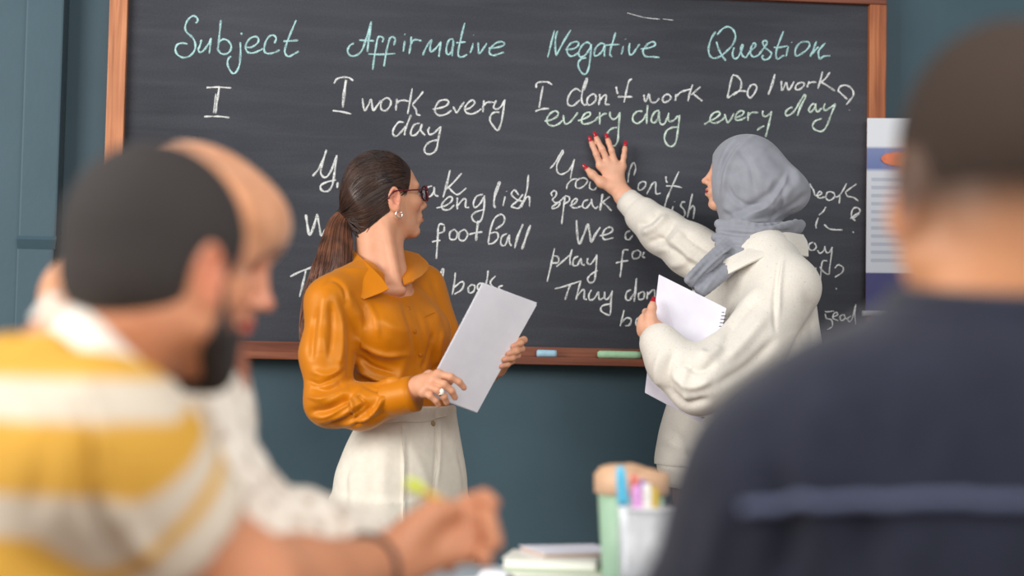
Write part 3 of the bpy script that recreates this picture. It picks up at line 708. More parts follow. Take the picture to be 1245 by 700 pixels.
pA = empty('person', (A(490, 640)[0], YA, 0.0))
tag(pA, 'person in a shiny orange blouse, cream trousers and glasses, dark ponytail, holding paper sheets', 'person')
hfA = Frame(A(468, 233.5), (0.905, 0.41, 0.14), (0, 0, 1), 0.95)
def body_A():
    fm = Form(); head_form(hfA, fm, jaw=0.95, slim=0.96)
    nb = A(456, 345, 0.0)
    fm.cap(hfA(-0.034, 0, -0.06), nb, 0.047, 0.052, 0.02)
    fm.cap(hfA(-0.004, 0, -0.09), A(474, 342, -0.03), 0.036, 0.038, 0.03)
    # sternomastoid cords and collar bones
    fm.cap(hfA(-0.032, -0.046, -0.075), A(484, 350, -0.075), 0.010, 0.008, 0.03)
    fm.cap(hfA(-0.02, 0.050, -0.065), A(496, 345, -0.045), 0.010, 0.008, 0.03)
    fm.ell(A(463, 375, 0.0), (0.13, 0.085, 0.09), np.stack([ltA, fwA*-1, [0, 0, 1]]), 0.03)
    fm.cap(A(488, 352, -0.085), A(420, 350, -0.13), 0.010, 0.012, 0.02)
    m1 = fm.mesh(0.0022, 1)
    # torso and legs under the clothes
    t = Form()
    t.loft([(A(463, 390), 0.12, 0.08), (A(478, 440), 0.115, 0.075), (A(493, 495), 0.095, 0.06), (A(487, 560), 0.10, 0.06)], ltA, 0.02)
    for s, px in ((-1, 452), (1, 520)):
        t.chain([A(px+8, 580, s*0.05), A(px-4, 760, s*0.06), A(px-6, 930, s*0.06)], [0.06, 0.05, 0.042], 0.02)
    m2 = t.mesh(0.008, 1)
    # right hand, fingers in front of the sheets
    h = Form(); nails = []
    wr = A(500, 477, -0.275); 
    h.chain([A(470, 480, -0.235), wr, A(514, 468, -0.292)], [0.030, 0.026, 0.027], 0.01, sq=((0.3, -0.75, -0.6), 0.75))
    mcp = [A(533, 455, -0.323), A(527, 462, -0.330), A(521, 470, -0.331), (A(515, 477, -0.325))]
    for m in mcp: h.cap(A(510, 470, -0.29), m, 0.019, 0.0105, 0.012)
    h.cap(mcp[0], mcp[3], 0.0105, 0.0095, 0.01)
    fing = [([mcp[0], A(548, 458, -0.338), A(558, 464, -0.334), A(564, 471, -0.326)], 0.0092, 0.0070),
            ([mcp[1], A(540, 467, -0.347), A(549, 475, -0.343), A(553, 483, -0.333)], 0.0094, 0.0072),
            ([mcp[2], A(532, 474, -0.346), A(540, 482, -0.343), A(543, 489, -0.333)], 0.0090, 0.0070),
            ([mcp[3], A(523, 481, -0.337), A(530, 487, -0.335), A(533, 492, -0.327)], 0.0080, 0.0062)]
    for p, a, b in fing: finger(h, p, a, b, 0.004)
    # thumb behind the sheets
    finger(h, [A(508, 464, -0.285), A(522, 456, -0.282), A(536, 459, -0.285), A(547, 464, -0.287)], 0.0125, 0.0085, 0.008)
    m3 = h.mesh(0.0019, 1)
    # left hand wraps the far edge of the sheets
    l = Form()
    el = A(552, 452, 0.10); wl = A(604, 446, -0.10)
    l.chain([el, wl], [0.036, 0.026], 0.01)
    pm = [A(627, 416, -0.125), A(624, 426, -0.128), A(620, 434, -0.130), A(616, 441, -0.130)]
    for m in pm: l.cap(A(608, 440, -0.112), m, 0.018, 0.0105, 0.012)
    tips = [([pm[0], A(637, 413, -0.150), A(633, 417, -0.172), A(623, 421, -0.178)], 0.0090, 0.0068),
            ([pm[1], A(634, 424, -0.155), A(628, 427, -0.178), A(618, 430, -0.184)], 0.0092, 0.0070),
            ([pm[2], A(629, 432, -0.155), A(623, 435, -0.178), A(613, 437, -0.184)], 0.0088, 0.0068),
            ([pm[3], A(622, 439, -0.152), A(617, 443, -0.173), A(609, 445, -0.179)], 0.0080, 0.0062)]
    for p, a, b in tips: finger(l, p, a, b, 0.004)
    finger(l, [A(606, 428, -0.115), A(603, 415, -0.128), A(600, 403, -0.135)], 0.0115, 0.0085, 0.008)
    m4 = l.mesh(0.0019, 1)
    V, Q = join(m1, m2, m3, m4)
    C = np.tile(np.array(skinA), (len(V), 1))
    C = head_paint(hfA, V, C, srgb(186, 92, 84), srgb(70, 46, 36), blush=srgb(226, 140, 118))
    for p, a, b in fing+tips:
        C = paint(C, V, np.array(p[-1])+np.array([0.001, -0.004, 0.003]), 0.006, srgb(226, 160, 140), 0.5)
    return V, Q, C
V, Q, C = body_A()
solid('body', (V, Q), mat_skin, pA, C)

# blouse
mat_satin, nt, b = new_mat('orange satin')
b.inputs['Base Color'].default_value = (*srgb(197, 115, 8), 1); b.inputs['Roughness'].default_value = 0.44
b.inputs['Specular IOR Level'].default_value = 0.5; b.inputs['Specular Tint'].default_value = (1.0, 0.78, 0.45, 1); b.inputs['Sheen Weight'].default_value = 0.25; b.inputs['Sheen Roughness'].default_value = 0.4
b.inputs['Sheen Tint'].default_value = (1.0, 0.8, 0.45, 1); b.inputs['Anisotropic'].default_value = 0.3
tc = nd(nt, 'ShaderNodeTexCoord'); mp = nd(nt, 'ShaderNodeMapping'); mp.inputs['Scale'].default_value = (22, 22, 14); nt.links.new(tc.outputs['Object'], mp.inputs['Vector'])
nz = nd(nt, 'ShaderNodeTexNoise'); nz.inputs['Scale'].default_value = 1; nz.inputs['Detail'].default_value = 2; nz.inputs['Distortion'].default_value = 0.8; nt.links.new(mp.outputs[0], nz.inputs['Vector'])
bp = nd(nt, 'ShaderNodeBump'); bp.inputs['Strength'].default_value = 0.12; bp.inputs['Distance'].default_value = 0.01
nt.links.new(nz.outputs['Fac'], bp.inputs['Height']); nt.links.new(bp.outputs[0], b.inputs['Normal'])

def blouse_A():
    fm = Form()
    ctr = lambda px, py, d=0: A(px, py, d)
    fm.loft([(ctr(457, 338), 0.105, 0.060), (ctr(459, 352), 0.150, 0.078), (ctr(462, 375), 0.170, 0.098), (ctr(468, 405), 0.168, 0.112), (ctr(475, 435), 0.152, 0.104), (ctr(486, 470), 0.134, 0.092), (ctr(494, 500), 0.126, 0.090), (ctr(494, 512), 0.126, 0.090)], ltA, 0.02, pw=2.2)
    for s in (-1, 1):   # bust
        c = A(468, 402)+fwA*0.075+ltA*s*0.068
        fm.ell(c, (0.062, 0.055, 0.06), np.stack([ltA, fwA, [0, 0, 1]]), 0.05)
    # sleeves
    sR, eR, wR = A(404, 368, -0.13), A(402, 488, -0.175), A(500, 479, -0.265)
    fm.chain([A(440, 340, -0.06), sR], [0.050, 0.058], 0.04)
    fm.chain([sR, A(396, 430, -0.155), eR], [0.060, 0.057, 0.058], 0.035)
    fm.chain([eR, A(440, 494, -0.215), A(478, 484, -0.245)], [0.056, 0.050, 0.043], 0.03)
    sL, eL, wL = A(513, 350, 0.125), A(553, 446, 0.12), A(592, 449, -0.075)
    fm.chain([A(480, 335, 0.07), sL], [0.045, 0.054], 0.04)
    fm.chain([sL, eL], [0.056, 0.046], 0.03); fm.chain([eL, wL], [0.044, 0.036], 0.02)
    # open V at the neck
    fm.cap(A(462, 300, 0.0), A(462, 345, -0.02), 0.056, 0.056, 0.012, 's')
    fm.chain([A(476, 318, -0.10), A(488, 344, -0.15), A(493, 356, -0.17)], [0.036, 0.020, 0.006], 0.008, 's')
    V, Q = fm.mesh(0.0031, 2)
    F = [([(398, 350), (392, 385), (390, 430)], 0.006, 7), ([(412, 352), (424, 385), (428, 430), (424, 470)], -0.009, 6),
         ([(436, 372), (438, 400), (434, 440)], 0.006, 7),
         ([(376, 450), (398, 456), (422, 446)], 0.006, 5), ([(376, 470), (400, 474), (424, 460)], -0.008, 5), ([(380, 486), (404, 486), (426, 472)], 0.007, 5),
         ([(374, 500), (400, 498), (432, 478)], -0.008, 5), ([(384, 512), (412, 508), (444, 484)], 0.007, 5), ([(398, 518), (430, 510), (460, 488)], -0.006, 5),
         ([(432, 516), (456, 502), (472, 476)], 0.006, 4), ([(446, 514), (468, 498), (486, 470)], -0.005, 4), ([(420, 478), (424, 500), (436, 520)], -0.006, 5),
         ([(436, 420), (456, 440), (486, 446)], -0.007, 6), ([(432, 440), (455, 458), (490, 462)], 0.006, 6), ([(440, 456), (470, 472), (510, 470)], -0.006, 5),
         ([(505, 372), (516, 400), (530, 430)], 0.005, 6), ([(520, 395), (528, 430), (526, 470)], -0.006, 5), ([(538, 420), (534, 455), (526, 488)], 0.006, 5),
         ([(455, 382), (478, 398), (500, 402)], 0.004, 7), ([(500, 420), (488, 450), (480, 480)], 0.005, 6), ([(512, 330), (528, 365), (540, 395)], 0.004, 6), ([(524, 335), (534, 372), (545, 405)], -0.004, 5),
         # placket edge and buttons line
         ([(492, 352), (500, 380), (508, 410), (516, 450), (524, 492)], 0.0035, 5), ([(486, 356), (494, 384), (502, 412), (510, 452), (517, 492)], -0.003, 2.6),
         ([(392, 346), (404, 340), (418, 350), (424, 372)], -0.003, 2.5)]
    F += [([(372, 462), (388, 466), (408, 458), (424, 444)], -0.004, 2.6), ([(373, 482), (392, 484), (414, 474)], 0.004, 2.4), ([(378, 506), (400, 504), (424, 490), (440, 474)], 0.005, 2.6),
          ([(392, 516), (420, 508), (446, 490)], -0.005, 2.4), ([(410, 518), (436, 512), (458, 496), (466, 480)], 0.005, 2.6), ([(426, 518), (450, 508), (470, 492)], -0.004, 2.2), ([(440, 512), (462, 500), (480, 486)], 0.004, 2.4),
          ([(424, 482), (430, 496), (430, 514)], 0.005, 2.6), ([(434, 480), (446, 492), (452, 508)], -0.004, 2.4), ([(386, 372), (380, 410), (378, 440)], -0.004, 4), ([(402, 366), (404, 400), (400, 440)], -0.004, 4), ([(416, 380), (416, 420), (410, 450)], 0.004, 4),
          ([(430, 410), (446, 424), (470, 432), (496, 430)], 0.005, 3.4), ([(432, 430), (452, 446), (480, 454)], -0.005, 3), ([(434, 448), (460, 462), (500, 466)], 0.005, 3), ([(438, 466), (470, 478), (500, 476)], -0.004, 3),
          ([(428, 352), (440, 372), (446, 400)], -0.004, 4), ([(446, 366), (456, 386), (460, 412)], 0.003, 4), ([(528, 402), (520, 430), (510, 452)], -0.004, 3), ([(540, 400), (534, 424), (530, 450)], 0.004, 3), ([(534, 440), (524, 462), (520, 488)], -0.005, 3), ([(508, 440), (512, 465), (508, 488)], 0.004, 3)]
    F = F[:24]+[(p_, h_*1.5, w_) for p_, h_, w_ in F[24:]]
    V = folds(V, Q, F)
    return ruffle(V, Q, 0.0015, (28, 28, 18), 4), Q
oA = solid('blouse', blouse_A(), mat_satin, pA)
def cuff(name, a, b, r0, r1, mat, parent, flare=0.004):
    P = np.linspace(a, b, 6); R = np.linspace(r0, r1, 6)
    t = nrm(b-a)
    # a band with an inner lip
    Pin = np.vstack([P, [b-t*0.002], [b-t*0.012]]); Rin = np.hstack([R, r1-0.004, r1-0.006]); Rin[0] -= 0.003
    V, F = tube_arrays(Pin, Rin, 28, caps=False)
    return link(name, pymesh(name, V, F), mat, parent, True)
cuff('cuff', A(469, 486, -0.240), A(505, 478, -0.272), 0.0435, 0.0425, mat_satin, oA)
# collar: two pointed flaps and a stand
def flap(name, rows, mat, parent, th=0.003, sub=6):
    """thin cloth panel from a grid of points, given thickness"""
    G = np.array(rows, float)           # (r, c, 3)
    G = np.stack([catmull(g, sub) for g in G]); G = np.stack([catmull(G[:, j], sub) for j in range(G.shape[1])], 1)
    r, c = G.shape[:2]
    du = np.gradient(G, axis=1); dv = np.gradient(G, axis=0); Nn = np.cross(du, dv); Nn /= np.maximum(np.linalg.norm(Nn, axis=2, keepdims=True), 1e-9)
    top = (G+Nn*th/2).reshape(-1, 3); bot = (G-Nn*th/2).reshape(-1, 3); n = r*c
    F = []
    for i in range(r-1):
        for j in range(c-1):
            q = (i*c+j, i*c+j+1, (i+1)*c+j+1, (i+1)*c+j); F.append(q); F.append(tuple(n+x for x in q[::-1]))
    AL = np.vstack([top, bot]); X = []
    def side(seq):
        for x, y in zip(seq[:-1], seq[1:]):
            b0 = 2*n+len(X); X.extend([AL[y], AL[x], AL[n+x], AL[n+y]]); F.append((b0, b0+1, b0+2, b0+3))
    side([j for j in range(c)]); side([i*c+c-1 for i in range(r)]); side([(r-1)*c+j for j in range(c-1, -1, -1)]); side([i*c for i in range(r-1, -1, -1)])
    return link(name, pymesh(name, np.vstack([AL, np.array(X)]), F), mat, parent, True)
flap('collar', [[A(429, 303, 0.0), A(444, 318, -0.085), A(462, 336, -0.125), A(473, 351, -0.15)],
                [A(424, 308, -0.01), A(437, 330, -0.105), A(452, 346, -0.138), A(463, 356, -0.152)],
                [A(417, 317, -0.02), A(427, 342, -0.125), A(435, 357, -0.148), A(442, 364, -0.154)]], mat_satin, oA)
flap('collar', [[A(480, 303, 0.065), A(484, 316, 0.02), A(488, 332, -0.045), A(491, 346, -0.105)],
                [A(494, 305, 0.065), A(499, 316, 0.015), A(500, 330, -0.05), A(497, 344, -0.105)],
                [A(509, 309, 0.06), A(521, 322, 0.02), A(514, 334, -0.05), A(503, 341, -0.10)]], mat_satin, oA)
# buttons
mat_btn = noisy('orange button', srgb(176, 104, 16), srgb(190, 116, 22), (50, 50, 50), rough=0.3)
def disc(name, c, n, r, th, mat, parent, seg=20):
    c = np.array(c); n = nrm(n)
    return tubes(name, [(np.array([c-n*th, c-n*th*0.2, c+n*th*0.6, c+n*th*0.8]), np.array([r, r, r*0.92, r*0.6]), seg)], mat, parent)
def surf_at(V, Q, px, py, out=0.0, tol=2.5):
    """front-most surface point of a mesh seen at a pixel, and its normal"""
    pp = project(V); N = normals(V, Q); d = np.hypot(pp[:, 0]-px, pp[:, 1]-py)
    c = np.where(d < d.min()+tol)[0]; i = c[np.argmin(V[c] @ CF)]
    return V[i]+N[i]*out, N[i]
me = oA.data; VA = np.array([v.co for v in me.vertices]); QA = np.array([p.vertices for p in me.polygons])
for px, py in ((499, 373), (507, 402), (514, 432), (521, 465)):
    p, n = surf_at(VA, QA, px, py, 0.001); disc('button', p, n, 0.0055, 0.0016, mat_btn, oA)
# chest pocket outline stitched on the left side
pk = [surf_at(VA, QA, x, y, 0.0006)[0] for x, y in ((517, 384), (529, 378), (541, 378))]
tubes('pocket_seam', [(catmull(pk, 6), 0.0012, 6)], mat_satin, oA)

# trousers
mat_trs = noisy('cream cotton twill', srgb(221, 214, 198), srgb(226, 219, 204), (60, 60, 60), rough=0.85, bump=0.3, bscale=(420, 420, 420), bdist=0.0008, sheen=0.15, spec=0.15)
def trousers_A():
    fm = Form()
    fm.loft([(A(497, 492), 0.128, 0.094), (A(497, 508), 0.131, 0.098), (A(492, 540), 0.156, 0.118), (A(488, 575), 0.178, 0.135), (A(487, 605), 0.184, 0.138), (A(487, 632), 0.182, 0.135), (A(487, 652), 0.166, 0.12)], ltA, 0.02, pw=2.25)
    for s, px in ((-1, 452), (1, 523)):
        d = s*0.066
        fm.loft([(A(px+4, 610, d), 0.088, 0.112), (A(px, 690, d), 0.102, 0.122), (A(px-2, 760, d), 0.098, 0.115), (A(px-6, 925, d), 0.110, 0.12)], ltA, 0.03)
    V, Q = fm.mesh(0.0045, 2)
    F = [([(490, 512), (491, 560), (491, 610), (491, 660)], 0.0045, 2.2), ([(494, 514), (496, 560), (496, 620)], -0.003, 3),
         ([(530, 500), (531, 540), (528, 590), (526, 640)], -0.004, 2.2), ([(534, 500), (535, 545), (532, 590)], 0.003, 2.5),
         ([(425, 560), (420, 590), (421, 630)], -0.004, 4), ([(424, 572), (430, 600), (432, 640)], 0.003, 5), ([(556, 545), (562, 575), (566, 610)], -0.004, 3),
         ([(446, 530), (452, 570), (450, 620)], -0.003, 8), ([(470, 540), (466, 580), (470, 630)], 0.003, 8), ([(545, 520), (556, 560), (563, 610)], 0.003, 6),
         ([(500, 545), (515, 575), (520, 610)], 0.003, 6), ([(420, 540), (460, 530), (488, 522)], -0.002, 5)]
    V = folds(V, Q, F)
    return ruffle(V, Q, 0.0018, (16, 16, 9), 9), Q
oT = solid('trousers', trousers_A(), mat_trs, pA)
VT = np.array([v.co for v in oT.data.vertices]); QT = np.array([p.vertices for p in oT.data.polygons])
for xs, w_, nm in (((490, 490, 491, 491, 491, 491), 0.0017, 'crease_piping'), ((531, 532, 531, 529, 528, 527), 0.0013, 'fly_piping')):
    pts = [surf_at(VT, QT, x, y, 0.0006)[0] for x, y in zip(xs, (514, 535, 560, 590, 620, 655))]
    tubes(nm, [(catmull(pts, 6), w_, 6)], mat_trs, oT)
band = [surf_at(VT, QT, x, y, 0.0012)[0] for x, y in ((420, 516), (440, 515), (465, 513), (490, 511), (515, 510), (535, 507), (546, 505))]
tubes('waistband_seam', [(catmull(band, 6), 0.0016, 6)], mat_trs, oT)
p, n = surf_at(VT, QT, 529, 514, 0.001); disc('button', p, n, 0.007, 0.002, noisy('horn button', srgb(150, 128, 92), srgb(176, 152, 112), (60, 60, 60), rough=0.35), oT)
# shoes
mat_shoe = noisy('tan leather', srgb(150, 110, 78), srgb(170, 128, 92), (40, 40, 40), rough=0.5)
for s, px in ((-1, 446), (1, 517)):
    c = A(px, 930, s*0.066); c[2] = 0.0
    fm = Form(); fm.chain([c+fwA*-0.05+[0, 0, 0.04], c+fwA*0.06+[0, 0, 0.032], c+fwA*0.15+[0, 0, 0.024]], [0.038, 0.036, 0.024], 0.02)
    fm.ell(c+fwA*0.05+[0, 0, -0.03], (0.3, 0.3, 0.03), None, 0.004, 's')
    solid('shoe', fm.mesh(0.005, 1), mat_shoe, pA)

# hair: tight cap, tie and pony tail
mat_hair, nt, b = new_mat('dark brown hair')
tc = nd(nt, 'ShaderNodeTexCoord'); nz = nd(nt, 'ShaderNodeTexNoise'); nz.inputs['Scale'].default_value = 26; nz.inputs['Detail'].default_value = 3
nt.links.new(tc.outputs['Object'], nz.inputs['Vector'])
rp = ramp(nt, [(0.3, srgb(38, 24, 18)), (0.7, srgb(66, 41, 29))]); nt.links.new(nz.outputs['Fac'], rp.inputs[0]); nt.links.new(rp.outputs[0], b.inputs['Base Color'])
b.inputs['Roughness'].default_value = 0.42; b.inputs['Specular IOR Level'].default_value = 0.5
mat_hair2, nt, b = new_mat('lighter brown hair lengths')
tc = nd(nt, 'ShaderNodeTexCoord'); nz = nd(nt, 'ShaderNodeTexNoise'); nz.inputs['Scale'].default_value = 30; nt.links.new(tc.outputs['Object'], nz.inputs['Vector'])
rp = ramp(nt, [(0.3, srgb(62, 36, 24)), (0.7, srgb(122, 74, 48))]); nt.links.new(nz.outputs['Fac'], rp.inputs[0]); nt.links.new(rp.outputs[0], b.inputs['Base Color'])
b.inputs['Roughness'].default_value = 0.4; b.inputs['Specular IOR Level'].default_value = 0.5
def hair_A():
    f = hfA; g = Form()
    E = lambda c, r, k=0.012, op='u': g.ell(f(*c), np.array(r)*f.sc, f.R, k, op)
    E((-0.016, 0, 0.018), (0.099, 0.079, 0.092))
    E((-0.040, 0, -0.040), (0.060, 0.062, 0.050), 0.03)
    g.cap(f(-0.070, 0, -0.02), A(421, 257, -0.012), 0.040, 0.017, 0.03)
    g.cap(f(-0.045, 0, -0.05), f(-0.056, 0, -0.112), 0.050, 0.032, 0.02)
    # cut the face and the ears free along the hairline
    E((0.100, 0, -0.036), (0.081, 0.100, 0.103), 0.006, 's')
    E((0.060, 0, -0.098), (0.09, 0.12, 0.064), 0.008, 's')
    for s in (-1, 1):
        E((0.004, s*0.082, -0.036), (0.025, 0.030, 0.040), 0.008, 's')
        E((0.022, s*0.07, -0.088), (0.055, 0.05, 0.040), 0.01, 's')
    return g.mesh(0.0024, 1)
VH, QH = hair_A()
oH = solid('hair', (VH, QH), mat_hair, pA)
# strands combed from the hairline back to the tie, lying on the cap
tie = A(419, 258, -0.005)
def strands():
    f = hfA; N = normals(VH, QH); L = f.loc(VH); parts = []
    ang = np.arange(len(VH)); r = random.Random(3)
    from mathutils.bvhtree import BVHTree
    bt = BVHTree.FromPolygons([Vector(v) for v in VH], [tuple(q) for q in QH])
    pick = [i for i in range(len(VH)) if -0.03 < L[i, 0] < 0.045 and N[i] @ nrm(VH[i]-f.o) > 0.75]
    for _ in range(520):
        i = r.choice(pick); a = VH[i]
        if (a-tie) @ f.x < 0.03: continue
        P = []
        for t in np.linspace(0, 1, 15):
            p = a*(1-t)+tie*t
            bul = f.o+(-0.01)*f.x; d = nrm(p-bul); q = p+d*0.09*math.sin(math.pi*min(t*1.0, 1))
            hit = bt.find_nearest(Vector(q))
            P.append(np.array(hit[0])+np.array(hit[1])*0.0004)
        P = np.array(P); P = catmull(P[::2], 4)
        parts.append(tube_arrays(P, np.hstack([np.linspace(0.0004, 0.0009, 5), np.full(len(P)-5, 0.0009)]), 4, caps=False))
    V, F = merge(parts)
    return link('hair_strands', pymesh('hair_strands', V, F), mat_hair, oH, True)
o = strands(); o['kind'] = 'stuff'
def ponytail():
    ctrl = [A(421, 257, -0.012), A(413, 274, -0.02), A(408, 303, -0.04), A(403, 330, -0.055), A(391, 360, -0.06), A(377, 393, -0.065), A(370, 425, -0.075)]
    rad = [0.013, 0.028, 0.040, 0.046, 0.042, 0.026, 0.010]
    P = catmull(ctrl, 6); R = np.interp(np.linspace(0, 1, len(P)), np.linspace(0, 1, len(rad)), rad)
    core, F0 = tube_arrays(P, R*0.86, 20, ((0, 1, 0), 0.55))
    parts = [(core, F0)]; r = random.Random(5)
    for k in range(420):
        a = r.random()*2*math.pi; rr = math.sqrt(r.random())*0.35+0.66
        ph = r.random()*6; wv = r.uniform(0.03, 0.14); end = r.uniform(0.72, 1.0)
        n = int(len(P)*end); Qp = []
        for i in range(n):
            t = i/len(P); aa = a+0.35*math.sin(t*5+ph)*t
            rad_i = R[i]*rr*(1+wv*math.sin(t*9+ph))
            T = nrm(P[min(i+1, len(P)-1)]-P[max(i-1, 0)]); s_ = nrm(np.cross(T, [0, 1, 0])); d_ = np.array([0, 1, 0])
            Qp.append(P[i]+s_*rad_i*math.cos(aa)+d_*rad_i*0.55*math.sin(aa))
        parts.append(tube_arrays(np.array(Qp), np.linspace(0.0014, 0.0008, n), 4, caps=False))
    V, F = merge(parts); return link('ponytail', pymesh('ponytail', V, F), mat_hair2, oH, True)
ponytail()
mat_band = noisy('black elastic', srgb(24, 22, 24), srgb(38, 36, 38), (80, 80, 80), rough=0.7)
a = np.linspace(0, 2*np.pi, 28); T = nrm(A(412, 276, -0.02)-A(421, 256, -0.005)); u = nrm(np.cross(T, [0, 1, 0])); w = np.cross(T, u)
ring = np.array([A(418.5, 261, -0.008)+0.0155*(u*math.cos(t)+w*math.sin(t)) for t in a])
tubes('hair_tie', [(ring, 0.0055, 8, None, False)], mat_band, oH)

# glasses
mat_gl = noisy('dark red spectacle frame', srgb(78, 14, 26), srgb(98, 20, 34), (40, 40, 40), rough=0.25, spec=0.5)
def lens_ring(s):
    f = hfA; pts = []
    for t in np.linspace(0, 2*np.pi, 36, endpoint=False):
        cx, cz = math.cos(t), math.sin(t)
        y = s*0.0335+0.0255*np.sign(cx)*abs(cx)**0.75; z = -0.0135+0.0190*np.sign(cz)*abs(cz)**0.8
        pts.append(f(0.1035-1.9*(abs(y)-0.01)**2*2.0, y, z))
    return np.array(pts+pts[:1])
gl = [(lens_ring(s), 0.0026, 8, None, False) for s in (-1, 1)]
f = hfA
gl.append((catmull([f(0.101, -0.009, -0.009), f(0.106, 0, -0.006), f(0.101, 0.009, -0.009)], 5), 0.0019, 8))
for s in (-1, 1):
    gl.append((catmull([f(0.094, s*0.058, -0.006), f(0.084, s*0.073, -0.005), f(0.03, s*0.0795, -0.004), f(-0.012, s*0.082, -0.004), f(-0.03, s*0.080, -0.022)], 5), 0.0019, 8))
og = tubes('glasses', gl, mat_gl, pA); og['label'] = 'dark red framed glasses'
mg, nt, b = new_mat('clear lens'); b.inputs['Transmission Weight'].default_value = 1.0; b.inputs['Roughness'].default_value = 0.02; b.inputs['IOR'].default_value = 1.05
for s in (-1, 1):
    R_ = lens_ring(s)[:-1]; c = R_.mean(0)
    th = hfA.x*0.0008
    V = np.vstack([[c+th], R_+th, [c-th], R_-th]); n = len(R_)
    F = [(0, 1+i, 1+(i+1) % n) for i in range(n)]+[(n+1, n+2+(i+1) % n, n+2+i) for i in range(n)]+[(1+(i+1) % n, 1+i, n+2+i, n+2+(i+1) % n) for i in range(n)]
    link('lens', pymesh('lens', V, F), mg, og, True)
# hoop earring and ring
mat_silver = noisy('silver', (0.75, 0.74, 0.72), (0.85, 0.84, 0.82), (40, 40, 40), rough=0.2, metal=1.0)
ec = f(-0.006, -0.083, -0.064)
hoop = [ec+0.0085*(f.x*math.cos(t)+f.z*math.sin(t)) for t in np.linspace(math.radians(100), math.radians(400), 22)]
oe = tubes('earring', [(np.array(hoop), 0.0019, 8)], mat_silver, pA); oe['label'] = 'small silver hoop earring'
rc = A(536, 477.5, -0.3455); T = nrm(A(540, 482, -0.343)-A(532, 474, -0.346)); u = nrm(np.cross(T, CF)); w = np.cross(T, u)
orr = tubes('finger_ring', [(np.array([rc+0.0094*(u*math.cos(t)+w*math.sin(t)) for t in np.linspace(0, 2*np.pi, 24)]), 0.0014, 8, None, False)], mat_silver, pA)
st = rc+np.array([0.002, -0.0105, 0.003])
fm = Form(); fm.ell(st, (0.005, 0.003, 0.0075)); solid('stone', fm.mesh(0.0012, 1), noisy('pale stone', srgb(222, 218, 210), srgb(238, 234, 226), (90, 90, 90), rough=0.25), orr)

# the sheets she holds
mat_paper = noisy('white paper', srgb(244, 243, 250), srgb(248, 247, 253), (30, 30, 30), rough=0.75, spec=0.15)
def sheets(name, TL, TR, BR, BL, n, curl, mat, gap=0.0007, jit=0.006, parent=None):
    TL, TR, BR, BL = map(np.array, (TL, TR, BR, BL)); nn = nrm(np.cross(TR-TL, BL-TL)); 
    if nn @ CF > 0: nn = -nn
    objs = []
    for k in range(n):
        off = nn*(-gap*k)+(TR-TL)*rnd.uniform(-jit, jit)*3+(BL-TL)*rnd.uniform(-jit, jit)*2
        if k == 0: off = off*0
        G = []
        for i in range(9):
            v = i/8; row = []
            for j in range(9):
                u = j/8; p = (TL*(1-u)+TR*u)*(1-v)+(BL*(1-u)+BR*u)*v
                row.append(p+off+nn*(curl*(math.sin(math.pi*u)*0.6*(1-v)+0.25*math.sin(u*5+v*3))+0.006*k*(u*u)*(1-v)*0.25))
            G.append(row)
        objs.append(flap('sheet', G, mat, parent, 0.0005, 1))
    return objs
ps = empty('paper_sheets', A(578, 470, -0.23))
tag(ps, 'thin stack of white paper sheets held in both hands by the person in orange', 'paper')
sheets('sheet', A(587, 345, -0.295), A(652, 369, -0.175), A(580, 501, -0.175), A(517, 478, -0.300), 5, 0.004, mat_paper, parent=ps)
